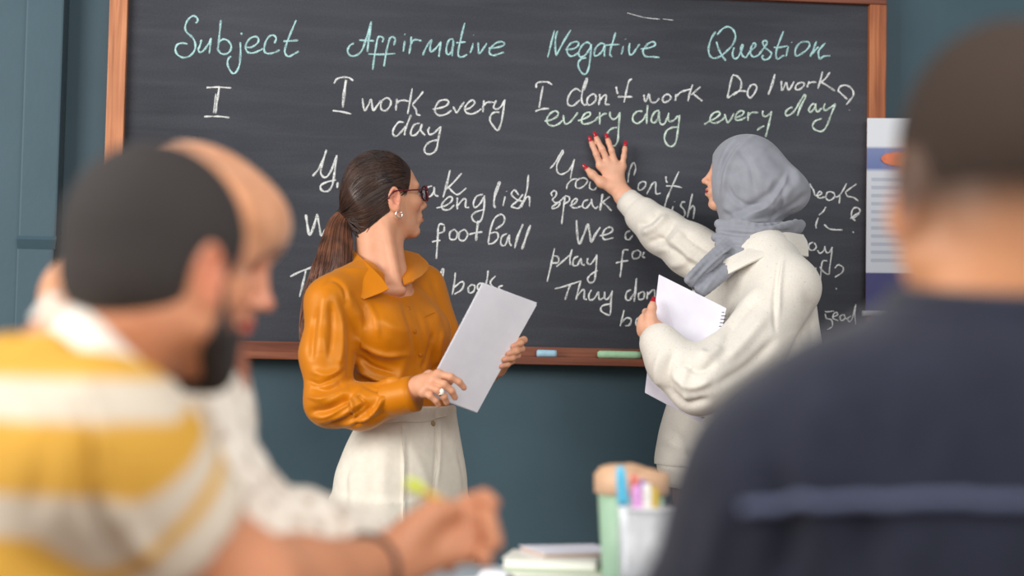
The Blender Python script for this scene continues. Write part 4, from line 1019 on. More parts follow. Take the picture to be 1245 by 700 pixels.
# ---------------------------------------------------------------- the woman in the grey headscarf at the board
YB = -0.42
def B(px, py, d=0.0): return W(px, py, YB+d)
fwB = nrm([-0.95, -0.30, 0]); ltB = nrm([0.30, -0.95, 0])
pB = empty('person', (B(890, 640)[0], YB, 0))
tag(pB, 'person in grey headscarf and cream sweatshirt reaching up to the blackboard', 'person')
hfB = Frame(B(903, 208), (-0.94, 0.30, 0.13), (0.0, 0, 1), 0.9)
skinB = srgb(226, 172, 142)
red_nail = srgb(176, 18, 34)
def body_B():
    fm = Form(); head_form(hfB, fm, jaw=0.98, ears=(0, 0))
    fm.cap(hfB(-0.02, 0, -0.06), B(915, 305, 0.0), 0.05, 0.055, 0.02)
    fm.ell(B(912, 345), (0.12, 0.09, 0.09), np.stack([ltB, -fwB, [0, 0, 1]]), 0.03)
    m1 = fm.mesh(0.0022, 1)
    t = Form(); t.loft([(B(912, 340), 0.11, 0.09), (B(905, 450), 0.12, 0.10), (B(888, 580), 0.13, 0.11)], ltB, 0.02)
    for s, px in ((1, 905), (-1, 872)): t.chain([B(px, 600, -s*0.08), B(px, 770, -s*0.08), B(px+4, 905, -s*0.08)], [0.08, 0.055, 0.04], 0.02)
    m2 = t.mesh(0.008, 1)
    # right hand spread on the slate
    h = Form(); D = 0.392
    wr = B(759, 239, D-0.028)
    h.chain([B(790, 262, D-0.075), wr, B(752, 229, D-0.014)], [0.034, 0.026, 0.027], 0.012, sq=((0.1, 1, 0.1), 0.72))
    mcp = [B(730, 201, D-0.010), B(738.5, 196, D-0.011), B(747, 196.5, D-0.011), B(756.5, 202, D-0.009)]
    for m in mcp: h.cap(B(749, 224, D-0.011), m, 0.019, 0.0105, 0.012, sq=((0, 1, 0), 0.8))
    h.cap(mcp[0], mcp[3], 0.0105, 0.0095, 0.012)
    fs = [([mcp[0], B(725, 187.5, D-0.014), B(720.5, 177, D-0.008), B(718, 170.5, D-0.004)], 0.0098, 0.0066),
          ([mcp[1], B(732, 181, D-0.015), B(726.5, 171, D-0.009), B(724, 165, D-0.004)], 0.0100, 0.0067),
          ([mcp[2], B(743.5, 183, D-0.015), B(740, 173, D-0.009), B(738, 167, D-0.004)], 0.0096, 0.0066),
          ([mcp[3], B(758.5, 190, D-0.013), B(759.5, 182, D-0.008), B(760, 176.5, D-0.004)], 0.0086, 0.0060)]
    for p, a, b in fs: finger(h, p, a, b, 0.0045)
    th = [B(744, 228, D-0.014), B(731, 222, D-0.016), B(720, 212, D-0.012), B(712.5, 204, D-0.006)]
    finger(h, th, 0.0155, 0.0072, 0.012)
    m3 = h.mesh(0.0019, 1)
    # left hand closes on the notebook's free edge
    l = Form()
    l.chain([B(812, 425, -0.265), B(797, 404, -0.262), B(789, 396, -0.262)], [0.032, 0.026, 0.026], 0.012, sq=((0.3, 1, 0), 0.75))
    pm = [B(783, 386, -0.252), B(781, 392, -0.25), B(780, 399, -0.248), B(781, 405, -0.246)]
    for m in pm: l.cap(B(792, 400, -0.26), m, 0.018, 0.011, 0.012)
    gs = [([pm[0], B(785, 379, -0.225), B(796, 376, -0.208), B(808, 378, -0.204)], 0.0092, 0.0070),
          ([pm[1], B(782, 388, -0.222), B(795, 386, -0.205), B(808, 388, -0.202)], 0.0094, 0.0072),
          ([pm[2], B(783, 397, -0.222), B(796, 396, -0.205), B(808, 398, -0.202)], 0.0090, 0.0070),
          ([pm[3], B(786, 405, -0.222), B(798, 405, -0.207), B(808, 406, -0.203)], 0.0082, 0.0062)]
    for p, a, b in gs: finger(l, p, a, b, 0.004)
    th2 = [B(792, 396, -0.275), B(791, 384, -0.272), B(793, 374, -0.260), B(794, 366.5, -0.250)]
    finger(l, th2, 0.0145, 0.0075, 0.010)
    m4 = l.mesh(0.0019, 1)
    V, Q = join(m1, m2, m3, m4); C = np.tile(np.array(skinB), (len(V), 1))
    C = head_paint(hfB, V, C, srgb(188, 92, 88), srgb(60, 42, 36), blush=srgb(228, 142, 124))
    for p in [q[0] for q in fs]+[th, th2]:
        t = nrm(np.array(p[-1])-np.array(p[-2]))
        C = paint(C, V, np.array(p[-1])+t*0.004+np.array([0, -0.004, 0]), 0.0098, red_nail, 0.12)
    return (V, Q, C), fs, th, th2
(V, Q, C), fsB, thB, th2B = body_B()
oBb = solid('body', (V, Q), mat_skin, pB, C)
mat_nail = noisy('red nail varnish', srgb(168, 14, 30), srgb(184, 20, 38), (60, 60, 60), rough=0.2, spec=0.6)
for p in [q[0] for q in fsB]+[thB, th2B]:
    t = nrm(np.array(p[-1])-np.array(p[-2])); fm = Form(); side = nrm(np.cross(t, CF)); up_ = np.cross(side, t)
    if up_ @ CF > 0: up_ = -up_
    c = np.array(p[-1])+t*0.0045+up_*0.0042
    fm.ell(c, (0.0092, 0.0052, 0.0022), np.stack([t, side, up_]), 0.002)
    solid('fingernail', fm.mesh(0.0009, 1), mat_nail, pB)

# headscarf
mat_scarf = noisy('grey scarf jersey', srgb(140, 142, 150), srgb(148, 150, 158), (30, 30, 30), rough=0.85, bump=0.12, bscale=(900, 900, 900), bdist=0.0006, sheen=0.25, spec=0.15)
def scarf_B():
    f = hfB; g = Form()
    E = lambda c, r, k=0.02, op='u': g.ell(f(*c), np.array(r)*f.sc, f.R, k, op)
    E((-0.012, 0, 0.012), (0.110, 0.094, 0.100))
    E((-0.100, 0, -0.045), (0.108, 0.084, 0.080), 0.05)
    g.cap(f(-0.02, 0, -0.05), B(914, 292, 0), 0.085, 0.078, 0.03)
    E((-0.005, 0, -0.085), (0.062, 0.070, 0.050), 0.03)
    E((0.040, 0, -0.030), (0.056, 0.078, 0.088), 0.02)
    # opening for the face
    E((0.150, 0, -0.050), (0.088, 0.080, 0.108), 0.006, 's')
    # wrapped turns at the neck
    for i in range(7):
        t = i/6
        p0 = (974-24*t, 273+27*t, -0.02); p1 = (926-20*t, 277+39*t, -0.118-0.012*t); p2 = (874-2*t+4*math.sin(i*2.1), 272+50*t, -0.07-0.06*t)
        g.chain(catmull([B(*p0), B(*p1), B(*p2)], 6), 0.0125+0.003*math.sin(i*1.7), 0.005)
    # hanging end
    for i in range(5):
        t = i/4
        a_ = (892+16*t, 290+16*t, -0.10); b_ = (866+20*t, 311+18*t, -0.150-0.015*math.sin(i*2)); c_ = (837+17*t, 340+16*t, -0.185-0.012*math.sin(i*2+1))
        g.chain(catmull([B(*a_), B(*b_), B(*c_)], 6), np.linspace(0.0135, 0.0115, 13), 0.006)
    V, Q = g.mesh(0.0026, 1)
    F = [([(917, 161), (893, 178), (878, 205), (873, 240)], -0.003, 2.2), ([(922, 161), (898, 180), (883, 207), (878, 245)], 0.0035, 3.5),
         ([(880, 262), (905, 255), (935, 235), (962, 205)], -0.004, 5), ([(884, 272), (915, 262), (950, 240), (975, 215)], 0.0045, 6),
         ([(905, 272), (940, 264), (970, 246), (988, 230)], -0.004, 5), ([(925, 278), (955, 274), (985, 258)], 0.004, 4),
         ([(890, 200), (900, 225), (898, 255)], -0.003, 6), ([(905, 190), (925, 215), (930, 245)], 0.003, 8), ([(930, 180), (955, 205), (968, 235)], -0.003, 7),
         ([(878, 250), (890, 258), (900, 268)], 0.004, 4), ([(945, 262), (935, 235), (940, 215)], 0.003, 5),
         ([(900, 163), (884, 182), (874, 205)], 0.003, 3), ([(882, 220), (892, 240), (912, 250), (940, 246)], -0.004, 3.5), ([(895, 180), (912, 200), (918, 232)], -0.003, 4), ([(946, 172), (962, 192), (972, 220)], 0.004, 6), ([(905, 262), (930, 250), (950, 228), (960, 205)], 0.004, 3),
         ([(915, 274), (946, 270), (976, 252)], -0.004, 3), ([(885, 268), (910, 270), (935, 268)], 0.003, 2.5), ([(936, 275), (950, 250), (952, 225)], -0.003, 3.5),
         ([(876, 282), (915, 285), (965, 280)], -0.004, 2.5), ([(876, 295), (915, 298), (958, 289)], -0.004, 2.5), ([(874, 309), (908, 309), (948, 296)], -0.004, 2.5),
         ([(898, 300), (870, 322), (842, 352)], -0.005, 2.5), ([(905, 302), (880, 324), (852, 358)], 0.003, 2.5), ([(890, 297), (862, 318), (836, 345)], -0.003, 2)]
    F = [(p_, h_*1.7, w_) for p_, h_, w_ in F]
    return folds(V, Q, F), Q
oS = solid('headscarf', scarf_B(), mat_scarf, pB)
# under-edge band of the scarf at the forehead
# sweatshirt
mat_swt, nt, b = new_mat('cream heather sweatshirt')
tc = nd(nt, 'ShaderNodeTexCoord'); nz = nd(nt, 'ShaderNodeTexNoise'); nz.inputs['Scale'].default_value = 190; nz.inputs['Detail'].default_value = 2; nt.links.new(tc.outputs['Object'], nz.inputs['Vector'])
rp = ramp(nt, [(0.22, srgb(196, 186, 170)), (0.32, srgb(224, 217, 205)), (0.7, srgb(230, 224, 213))]); nt.links.new(nz.outputs['Fac'], rp.inputs[0]); nt.links.new(rp.outputs[0], b.inputs['Base Color'])
b.inputs['Roughness'].default_value = 0.95; b.inputs['Sheen Weight'].default_value = 0.2; b.inputs['Specular IOR Level'].default_value = 0.1
n2 = nd(nt, 'ShaderNodeTexNoise'); n2.inputs['Scale'].default_value = 500; nt.links.new(tc.outputs['Object'], n2.inputs['Vector'])
bp = nd(nt, 'ShaderNodeBump'); bp.inputs['Strength'].default_value = 0.3; bp.inputs['Distance'].default_value = 0.001; nt.links.new(n2.outputs['Fac'], bp.inputs['Height']); nt.links.new(bp.outputs[0], b.inputs['Normal'])
def sweat_B():
    g = Form()
    g.loft([(B(916, 288), 0.075, 0.07), (B(916, 305), 0.125, 0.095), (B(914, 330), 0.165, 0.135), (B(914, 370), 0.185, 0.160), (B(914, 430), 0.195, 0.182), (B(905, 480), 0.200, 0.192), (B(893, 525), 0.205, 0.196), (B(884, 560), 0.198, 0.190), (B(884, 566), 0.196, 0.188)], ltB, 0.02, pw=2.15)
    # raised arm
    g.chain([B(908, 318, 0.06), B(882, 328, 0.13)], [0.085, 0.080], 0.04)
    g.chain([B(882, 328, 0.13), B(838, 303, 0.19), B(806, 282, 0.25), B(782, 262, 0.315)], [0.080, 0.068, 0.060, 0.053], 0.03)
    # arm round the notebook
    g.chain([B(930, 318, -0.10), B(954, 350, -0.175)], [0.085, 0.085], 0.05)
    g.chain([B(954, 350, -0.175), B(915, 420, -0.245), B(850, 463, -0.325)], [0.085, 0.082, 0.078], 0.03)
    g.chain([B(850, 463, -0.325), B(818, 442, -0.305), B(803, 418, -0.285)], [0.078, 0.060, 0.052], 0.03)
    g.cap(B(912, 275, 0), B(912, 300, 0), 0.07, 0.05, 0.01, 's')
    V, Q = g.mesh(0.0042, 2)
    F = [([(872, 345), (845, 325), (815, 300), (795, 285)], -0.006, 4), ([(865, 325), (840, 312), (815, 290)], 0.006, 5), ([(876, 312), (850, 298), (826, 280)], -0.005, 4),
         ([(775, 275), (790, 268), (802, 254)], -0.007, 4), ([(780, 284), (797, 276), (812, 260)], 0.008, 4), ([(786, 296), (806, 288), (822, 268)], -0.006, 4), ([(795, 305), (815, 298), (834, 276)], 0.006, 5),
         ([(812, 322), (832, 318), (852, 300)], 0.005, 5),
         ([(949, 311), (944, 340), (941, 380), (943, 405)], -0.004, 2.5), ([(952, 312), (948, 345), (946, 385)], 0.004, 3),
         ([(930, 345), (905, 370), (885, 395)], 0.006, 7), ([(920, 360), (895, 390), (878, 420)], -0.007, 6), ([(935, 380), (905, 415), (880, 440)], 0.007, 7), ([(945, 410), (910, 445), (870, 470)], -0.007, 6),
         ([(880, 420), (862, 432), (848, 428)], 0.007, 5), ([(872, 440), (850, 450), (828, 440)], -0.007, 5), ([(868, 460), (840, 470), (815, 455)], 0.007, 5), ([(865, 485), (835, 490), (806, 470)], -0.006, 5),
         ([(820, 425), (812, 450), (815, 478)], -0.006, 5), ([(806, 425), (798, 450), (802, 475)], 0.005, 5), ([(838, 440), (832, 465), (836, 495)], 0.005, 5),
         ([(980, 350), (990, 400), (992, 450)], -0.005, 7), ([(965, 400), (972, 440), (965, 490)], 0.006, 8), ([(800, 530), (840, 545), (880, 540)], 0.004, 7), ([(815, 520), (830, 540), (835, 562)], -0.004, 6)]
    V = folds(V, Q, [(p_, h_*1.5, w_) for p_, h_, w_ in F])
    return ruffle(V, Q, 0.003, (15, 15, 12), 12), Q
oW = solid('sweatshirt', sweat_B(), mat_swt, pB)
# ribbed hem and cuffs
def rib_band(name, secs, lat, mat, parent, th=0.004, nr=120):
    rings = []; lat = nrm(lat); dep = np.array([-lat[1], lat[0], 0])
    for (c, a_, b_) in secs:
        t = np.linspace(0, 2*np.pi, nr*2, endpoint=False); rr = 1+0.004*np.cos(t*nr)
        rings.append(np.array(c)+(np.cos(t)*a_*rr)[:, None]*lat+(np.sin(t)*b_*rr)[:, None]*dep)
    n = nr*2; V = np.vstack(rings); F = []
    for i in range(len(rings)-1):
        for j in range(n): F.append((i*n+j, i*n+(j+1) % n, (i+1)*n+(j+1) % n, (i+1)*n+j))
    return link(name, pymesh(name, V, F), mat, parent, True)
rib_band('hem_band', [(B(884, 560), 0.188, 0.178), (B(884, 563), 0.194, 0.186), (B(884, 572), 0.192, 0.183), (B(885, 584), 0.182, 0.173), (B(886, 592), 0.176, 0.166), (B(886, 593), 0.165, 0.155)], ltB, mat_swt, oW)
cuff('cuff', B(788, 267, 0.30), B(762, 243, 0.355), 0.047, 0.036, mat_swt, oW)
cuff('cuff', B(806, 424, -0.288), B(794, 403, -0.268), 0.050, 0.038, mat_swt, oW)
flap('collar', [[B(872, 322, -0.14), B(890, 312, -0.155), B(918, 299, -0.15), B(950, 284, -0.11), B(976, 286, -0.04)],
                [B(876, 330, -0.165), B(893, 322, -0.18), B(920, 309, -0.185), B(952, 294, -0.155), B(981, 296, -0.07)],
                [B(879, 337, -0.175), B(896, 328, -0.19), B(921, 316, -0.198), B(948, 308, -0.185), B(966, 322, -0.165), ][:4]+[B(982, 312, -0.095)]], mat_swt, oW, 0.006)
# trousers and shoes
mat_trB = noisy('dusty brown cloth', srgb(142, 108, 96), srgb(156, 120, 106), (30, 30, 30), rough=0.9)
g = Form(); g.loft([(B(887, 580), 0.166, 0.150), (B(887, 615), 0.168, 0.145), (B(887, 645), 0.15, 0.115)], ltB, 0.04)
for s, px in ((1, 900), (-1, 874)): g.chain([B(px, 625, -s*0.08), B(px, 770, -s*0.085), B(px+2, 905, -s*0.085)], [0.100, 0.080, 0.07], 0.03)
solid('trousers', g.mesh(0.006, 2), mat_trB, pB)
for s, px in ((1, 902), (-1, 876)):
    c = B(px, 910, -s*0.085); c[2] = 0.0
    fm = Form(); fm.chain([c-fwB*0.05+[0, 0, 0.042], c+fwB*0.06+[0, 0, 0.034], c+fwB*0.15+[0, 0, 0.026]], [0.042, 0.040, 0.028], 0.02)
    fm.ell(c+fwB*0.05+[0, 0, -0.03], (0.3, 0.3, 0.03), None, 0.004, 's'); solid('shoe', fm.mesh(0.005, 1), noisy('white sneaker', srgb(220, 218, 214), srgb(232, 230, 226), (30, 30, 30), rough=0.6), pB)

# notebook under her arm
nb = empty('spiral_notebook', B(835, 450, -0.215))
tag(nb, 'white spiral notebook held against the chest of the person in the grey headscarf', 'notebook')
def slab(name, TL, TR, BR, BL, th, mat, parent):
    TL, TR, BR, BL = map(np.array, (TL, TR, BR, BL)); n = nrm(np.cross(TR-TL, BL-TL)); n = n if n @ CF < 0 else -n
    V = [TL+n*th/2, TR+n*th/2, BR+n*th/2, BL+n*th/2, TL-n*th/2, TR-n*th/2, BR-n*th/2, BL-n*th/2]
    F = [(0, 1, 2, 3), (7, 6, 5, 4), (0, 4, 5, 1), (1, 5, 6, 2), (2, 6, 7, 3), (3, 7, 4, 0)]
    me = pymesh(name, V, F); bm = bmesh.new(); bm.from_mesh(me); bmesh.ops.recalc_face_normals(bm, faces=bm.faces[:])
    bmesh.ops.bevel(bm, geom=bm.edges[:], offset=min(th*0.3, 0.002), segments=2, affect='EDGES'); bm.to_mesh(me); bm.free()
    return link(name, me, mat, parent, False)
nq = (B(801, 334, -0.205), B(883, 375, -0.235), B(853, 514, -0.275), B(784, 477, -0.235))
mat_cover = noisy('pale lilac white cover', srgb(222, 218, 230), srgb(228, 225, 236), (20, 20, 20), rough=0.5)
nn_ = nrm(np.cross(nq[1]-nq[0], nq[3]-nq[0])); nn_ = nn_ if nn_ @ CF < 0 else -nn_
slab('cover', *[q+nn_*0.005 for q in nq], 0.0015, mat_cover, nb)
slab('cover', *[q-nn_*0.005 for q in nq], 0.0015, mat_cover, nb)
ins = [q+(sum(nq)/4-q)*0.012 for q in nq]
slab('page_block', *ins, 0.0075, mat_paper, nb)
mat_wire = noisy('dark spiral wire', srgb(52, 50, 60), srgb(70, 68, 78), (60, 60, 60), rough=0.35, spec=0.5)
a, c = nq[1], nq[2]; ed = nrm(c-a); inw = nrm(np.cross(ed, nn_)); inw = inw if inw @ (nq[0]-nq[1]) > 0 else -inw
L = np.linalg.norm(c-a); turns = 30; t = np.linspace(0, 1, turns*10)
coil = a+(c-a)*(0.04+0.92*t)[:, None]+(inw*0.0035)+0.0078*(np.cos(t*turns*2*np.pi)[:, None]*nn_+np.sin(t*turns*2*np.pi)[:, None]*inw)
tubes('spiral_wire', [(coil, 0.0009, 6)], mat_wire, nb)
# ---------------------------------------------------------------- the bearded man in the striped shirt, seen from behind
YL = -3.25
def Lp(px, py, d=0.0): return W(px, py, YL+d)
pL = empty('person', (Lp(90, 900)[0], YL, 0))
tag(pL, 'bearded person in a yellow and cream striped shirt seen from behind, gesturing with one hand', 'person')
fwL = nrm([0.72, 0.69, 0]); rtL = np.array([fwL[1], -fwL[0], 0])
hfL = Frame(Lp(199, 310), (0.62, 0.78, -0.06), (0, 0, 1), 0.90)
skinL = srgb(206, 142, 106)
def seated_legs(t, hip, fw, rt, s=1.0):
    for k in (-1, 1):
        h_ = np.array(hip)+rt*0.09*k; h_[2] = 0.52
        kn = h_+fw*0.40; kn[2] = 0.50; an = kn+fw*0.04; an[2] = 0.08; to = an+fw*0.15; to[2] = 0.035
        t.chain([h_, kn, an], [0.09, 0.066, 0.045], 0.03); t.chain([an, to], [0.042, 0.03], 0.02)
def body_L():
    fm = Form(); head_form(hfL, fm, jaw=1.08, slim=0.95)
    fm.cap(hfL(-0.03, 0, -0.06), Lp(98, 452, 0.0), 0.053, 0.060, 0.02); fm.ell(Lp(45, 575, 0.0), (0.11, 0.07, 0.08), np.stack([rtL, fwL, [0, 0, 1]]), 0.04)
    m1 = fm.mesh(0.0032, 1)
    a = Form(); wr = Lp(458, 690, 0.22)
    a.chain([Lp(120, 548, -0.13), Lp(215, 645, -0.09), Lp(292, 716, -0.05), Lp(360, 712, 0.08), wr], [0.050, 0.050, 0.050, 0.046, 0.031], 0.02)
    P = lambda x, y, d: Lp(x, y, d)
    mcp = [P(540, 630, 0.275), P(548, 644, 0.265), P(550, 659, 0.255), P(545, 674, 0.248)]
    for m in mcp: a.cap(P(478, 682, 0.232), m, 0.026, 0.013, 0.014, sq=((0.3, -0.6, 0.75), 0.8))
    a.cap(mcp[0], mcp[3], 0.013, 0.0115, 0.012)
    for p, r0, r1 in (([mcp[0], P(571, 612, 0.285), P(588, 606, 0.275), P(598, 612, 0.262)], 0.0118, 0.0088),
                      ([mcp[1], P(580, 632, 0.268), P(593, 633, 0.255), P(597, 643, 0.242)], 0.0122, 0.0090),
                      ([mcp[2], P(582, 652, 0.258), P(598, 652, 0.246), P(602, 661, 0.235)], 0.0115, 0.0086),
                      ([mcp[3], P(572, 674, 0.246), P(586, 674, 0.236), P(590, 682, 0.226)], 0.0102, 0.0078)):
        finger(a, p, r0, r1, 0.005)
    finger(a, [P(482, 672, 0.225), P(505, 645, 0.235), P(527, 625, 0.245), P(552, 619, 0.252)], 0.020, 0.0098, 0.014)
    m2 = a.mesh(0.0028, 1)
    t = Form(); t.loft([(Lp(32, 510), 0.13, 0.09), (Lp(20, 620), 0.14, 0.10), (Lp(5, 900), 0.14, 0.10), (Lp(0, 1180), 0.15, 0.11)], rtL, 0.03)
    hip = Lp(0, 1180); seated_legs(t, hip, nrm([0.97, -0.22, 0]), nrm([-0.22, -0.97, 0]))
    m3 = t.mesh(0.012, 1)
    V, Q = join(m1, m2, m3); C = np.tile(np.array(skinL), (len(V), 1))
    C = head_paint(hfL, V, C, srgb(164, 88, 76), srgb(34, 26, 24), blush=srgb(204, 112, 84))
    return V, Q, C
V, Q, C = body_L()
solid('body', (V, Q), mat_skin, pL, C)
mat_buzz = noisy('close cropped black hair', srgb(46, 42, 41), srgb(66, 60, 58), (700, 700, 700), rough=0.9, bump=0.6, bscale=(900, 900, 900), bdist=0.002)
g = Form(); f = hfL
def EL(g, f, c, r, k=0.012, op='u', sl=1.0): g.ell(f(c[0], c[1]*sl, c[2]), np.array(r)*f.sc*np.array([1, sl, 1]), f.R, k, op)
def short_hair(f, sl, front=0.10, low=-0.075, th=0.007):
    g = Form(); E = lambda c, r, k=0.012, op='u': EL(g, f, c, r, k, op, sl)
    E((-0.014, 0, 0.016), (0.094+th, 0.075+th, 0.088+th))
    E((-0.050, 0, -0.030), (0.050+th, 0.060+th, 0.050), 0.02)
    E((0.106, 0, -0.040), (0.080, 0.100, 0.082), 0.008, 's')
    E((0.045, 0, -0.112), (0.115, 0.14, 0.072), 0.012, 's')
    for s in (-1, 1):
        E((-0.006, s*0.086, -0.030), (0.024, 0.030, 0.036), 0.008, 's')
    E((-0.05, 0, low-0.11), (0.15, 0.15, 0.11), 0.012, 's')
    return g.mesh(0.0034, 2)
solid('hair', short_hair(hfL, 0.95), mat_buzz, pL)
def beard(f, sl):
    g = Form(); K = lambda a, b, ra, rb, k=0.012: g.cap(f(a[0], a[1]*sl, a[2]), f(b[0], b[1]*sl, b[2]), ra*f.sc, rb*f.sc, k)
    for s in (-1, 1):
        K((0.012, s*0.066, -0.030), (0.012, s*0.060, -0.066), 0.010, 0.019); K((0.010, s*0.058, -0.070), (0.064, s*0.018, -0.114), 0.021, 0.019); K((0.040, s*0.046, -0.076), (0.080, s*0.018, -0.096), 0.014, 0.012)
        K((0.098, s*0.004, -0.0615), (0.084, s*0.026, -0.074), 0.006, 0.006); K((0.084, s*0.026, -0.074), (0.080, s*0.020, -0.098), 0.007, 0.009)
    EL(g, f, (0.072, 0, -0.112), (0.024, 0.026, 0.020), 0.015)
    EL(g, f, (0.099, 0, -0.0765), (0.014, 0.020, 0.009), 0.004, 's')
    return g.mesh(0.0032, 1)
solid('beard', beard(hfL, 0.95), mat_buzz, pL)
# striped shirt
cream, yellow = np.array(srgb(204, 192, 174)), np.array(srgb(204, 156, 66))
mat_knit = attr_mat('striped knit', rough=0.9, spec=0.15, sss=0.0, bump=0.4, bscale=420, mott=0.05)
sh0, sh1 = Lp(118, 545, -0.13), Lp(220, 648, -0.085)
def shirt_L():
    g = Form()
    g.loft([(Lp(98, 412, 0.0), 0.048, 0.052), (Lp(80, 438, 0.0), 0.088, 0.085), (Lp(56, 465), 0.132, 0.105), (Lp(34, 498), 0.160, 0.12), (Lp(20, 560), 0.176, 0.135), (Lp(10, 680), 0.176, 0.140), (Lp(2, 950), 0.172, 0.138), (Lp(0, 1150), 0.182, 0.145)], rtL, 0.03, pw=2.2)
    g.chain([Lp(62, 528, -0.08), sh0, sh1], [0.066, 0.068, 0.066], 0.045)
    shl = Lp(-95, 575, 0.13); g.chain([Lp(0, 522, 0.06), shl, shl+fwL*0.12+np.array([0, 0, -0.18])], [0.075, 0.078, 0.066], 0.05)
    g.cap(Lp(180, 355, 0.0), Lp(104, 438, 0.0), 0.064, 0.064, 0.015, 's')
    ax = nrm(sh1-sh0); g.cap(sh1+ax*0.065, sh1+ax*0.15, 0.085, 0.085, 0.004, 's')
    V, Q = g.mesh(0.0058, 2)
    V = folds(V, Q, [([(80, 470), (110, 530), (105, 600), (140, 680)], -0.010, 9), ([(110, 500), (130, 560), (150, 640)], 0.008, 10), ([(20, 470), (50, 540), (40, 640)], -0.005, 14), ([(130, 600), (160, 650), (190, 690)], 0.008, 10), ([(100, 460), (110, 500), (140, 560)], 0.006, 12)])
    # stripe coordinate: height on the body, length along the sleeve
    ax = nrm(sh1-sh0); ta = (V-sh0) @ ax; d, _ = seg_d2(V, sh0-ax*0.02, sh1+ax*0.1)
    zt = Lp(100, 458)[2]; sb = (zt-V[:, 2])
    w = np.clip((ta-0.005)/0.05, 0, 1)*np.clip((0.105-d)/0.03, 0, 1)
    sa = ta+0.060
    s_ = sb*(1-w)+sa*w
    ph = np.mod(s_, 0.092); m = (ph < 0.034)
    e = 0.004; soft = np.clip(np.minimum(ph, 0.034-ph)/e+0.5, 0, 1)
    soft = np.where(ph > 0.063, np.clip((ph-0.092)/e+0.5, 0, 1), soft)
    end = np.clip((ta-np.linalg.norm(sh1-sh0)+0.03)/0.004, 0, 1)*w
    soft = np.maximum(soft*(1-end), end)[:, None]
    return V, Q, yellow*(1-soft)+cream*soft
V, Q, C = shirt_L(); oSh = solid('striped_shirt', (V, Q), mat_knit, pL, C)
mat_rib = noisy('cream rib knit', srgb(226, 216, 202), srgb(236, 228, 216), (200, 200, 200), rough=0.9, bump=0.3, bscale=(400, 400, 400))
flap('collar', [[Lp(64, 360, 0.03), Lp(88, 370, -0.040), Lp(118, 394, -0.072), Lp(150, 427, -0.078), Lp(182, 452, -0.050)],
                [Lp(54, 372, 0.035), Lp(79, 386, -0.055), Lp(112, 411, -0.092), Lp(144, 442, -0.098), Lp(178, 464, -0.070)],
                [Lp(42, 390, 0.035), Lp(68, 404, -0.060), Lp(102, 430, -0.104), Lp(136, 458, -0.112), Lp(172, 476, -0.085)]], mat_rib, oSh, 0.009)
flap('collar', [[Lp(64, 360, 0.03), Lp(92, 362, 0.065), Lp(135, 385, 0.075), Lp(172, 425, 0.06), Lp(190, 452, 0.01)],
                [Lp(42, 388, 0.035), Lp(72, 392, 0.09), Lp(125, 412, 0.105), Lp(170, 448, 0.085), Lp(190, 474, 0.01)]], mat_rib, oSh, 0.009)
# dark band on the wrist
wb = Lp(446, 692, 0.205); T = nrm(Lp(458, 690, 0.22)-Lp(400, 706, 0.13)); uu = nrm(np.cross(T, [0, 0, 1])); vv = np.cross(T, uu)
wbm = noisy('dark cord', srgb(40, 34, 36), srgb(62, 52, 52), (60, 60, 60), rough=0.6)
o = tubes('wrist_band', [(np.array([wb+0.0345*(uu*math.cos(t)+vv*math.sin(t)) for t in np.linspace(0, 2*np.pi, 32)]), 0.0040, 8, None, False)], wbm, pL); o['label'] = 'thin dark cord bracelet'
# pencil between thumb and first finger
pa, pb_ = Lp(494, 585, 0.262), Lp(566, 626, 0.262)
d = pb_-pa
pen = empty('pencil', pa); tag(pen, 'yellow pencil with a lime end held in the hand of the bearded person', 'pencil')
tubes('barrel', [(np.linspace(pa+d*0.30, pa+d*0.92, 5), 0.0042, 6)], noisy('yellow lacquer', srgb(214, 170, 40), srgb(226, 182, 52), (30, 30, 30), rough=0.35), pen)
o = tubes('cap', [(np.linspace(pa, pa+d*0.30, 7), np.array([0.0038, 0.0062, 0.0066, 0.0066, 0.0064, 0.006, 0.005]), 16)], noisy('lime eraser', srgb(206, 222, 60), srgb(218, 232, 78), (30, 30, 30), rough=0.6), pen); o['label'] = 'lime green end'
tubes('tip', [(np.linspace(pa+d*0.92, pa+d*1.02, 4), np.array([0.0042, 0.003, 0.0016, 0.0005]), 12)], noisy('bare pencil wood', srgb(206, 170, 124), srgb(216, 182, 138), (30, 30, 30)), pen)

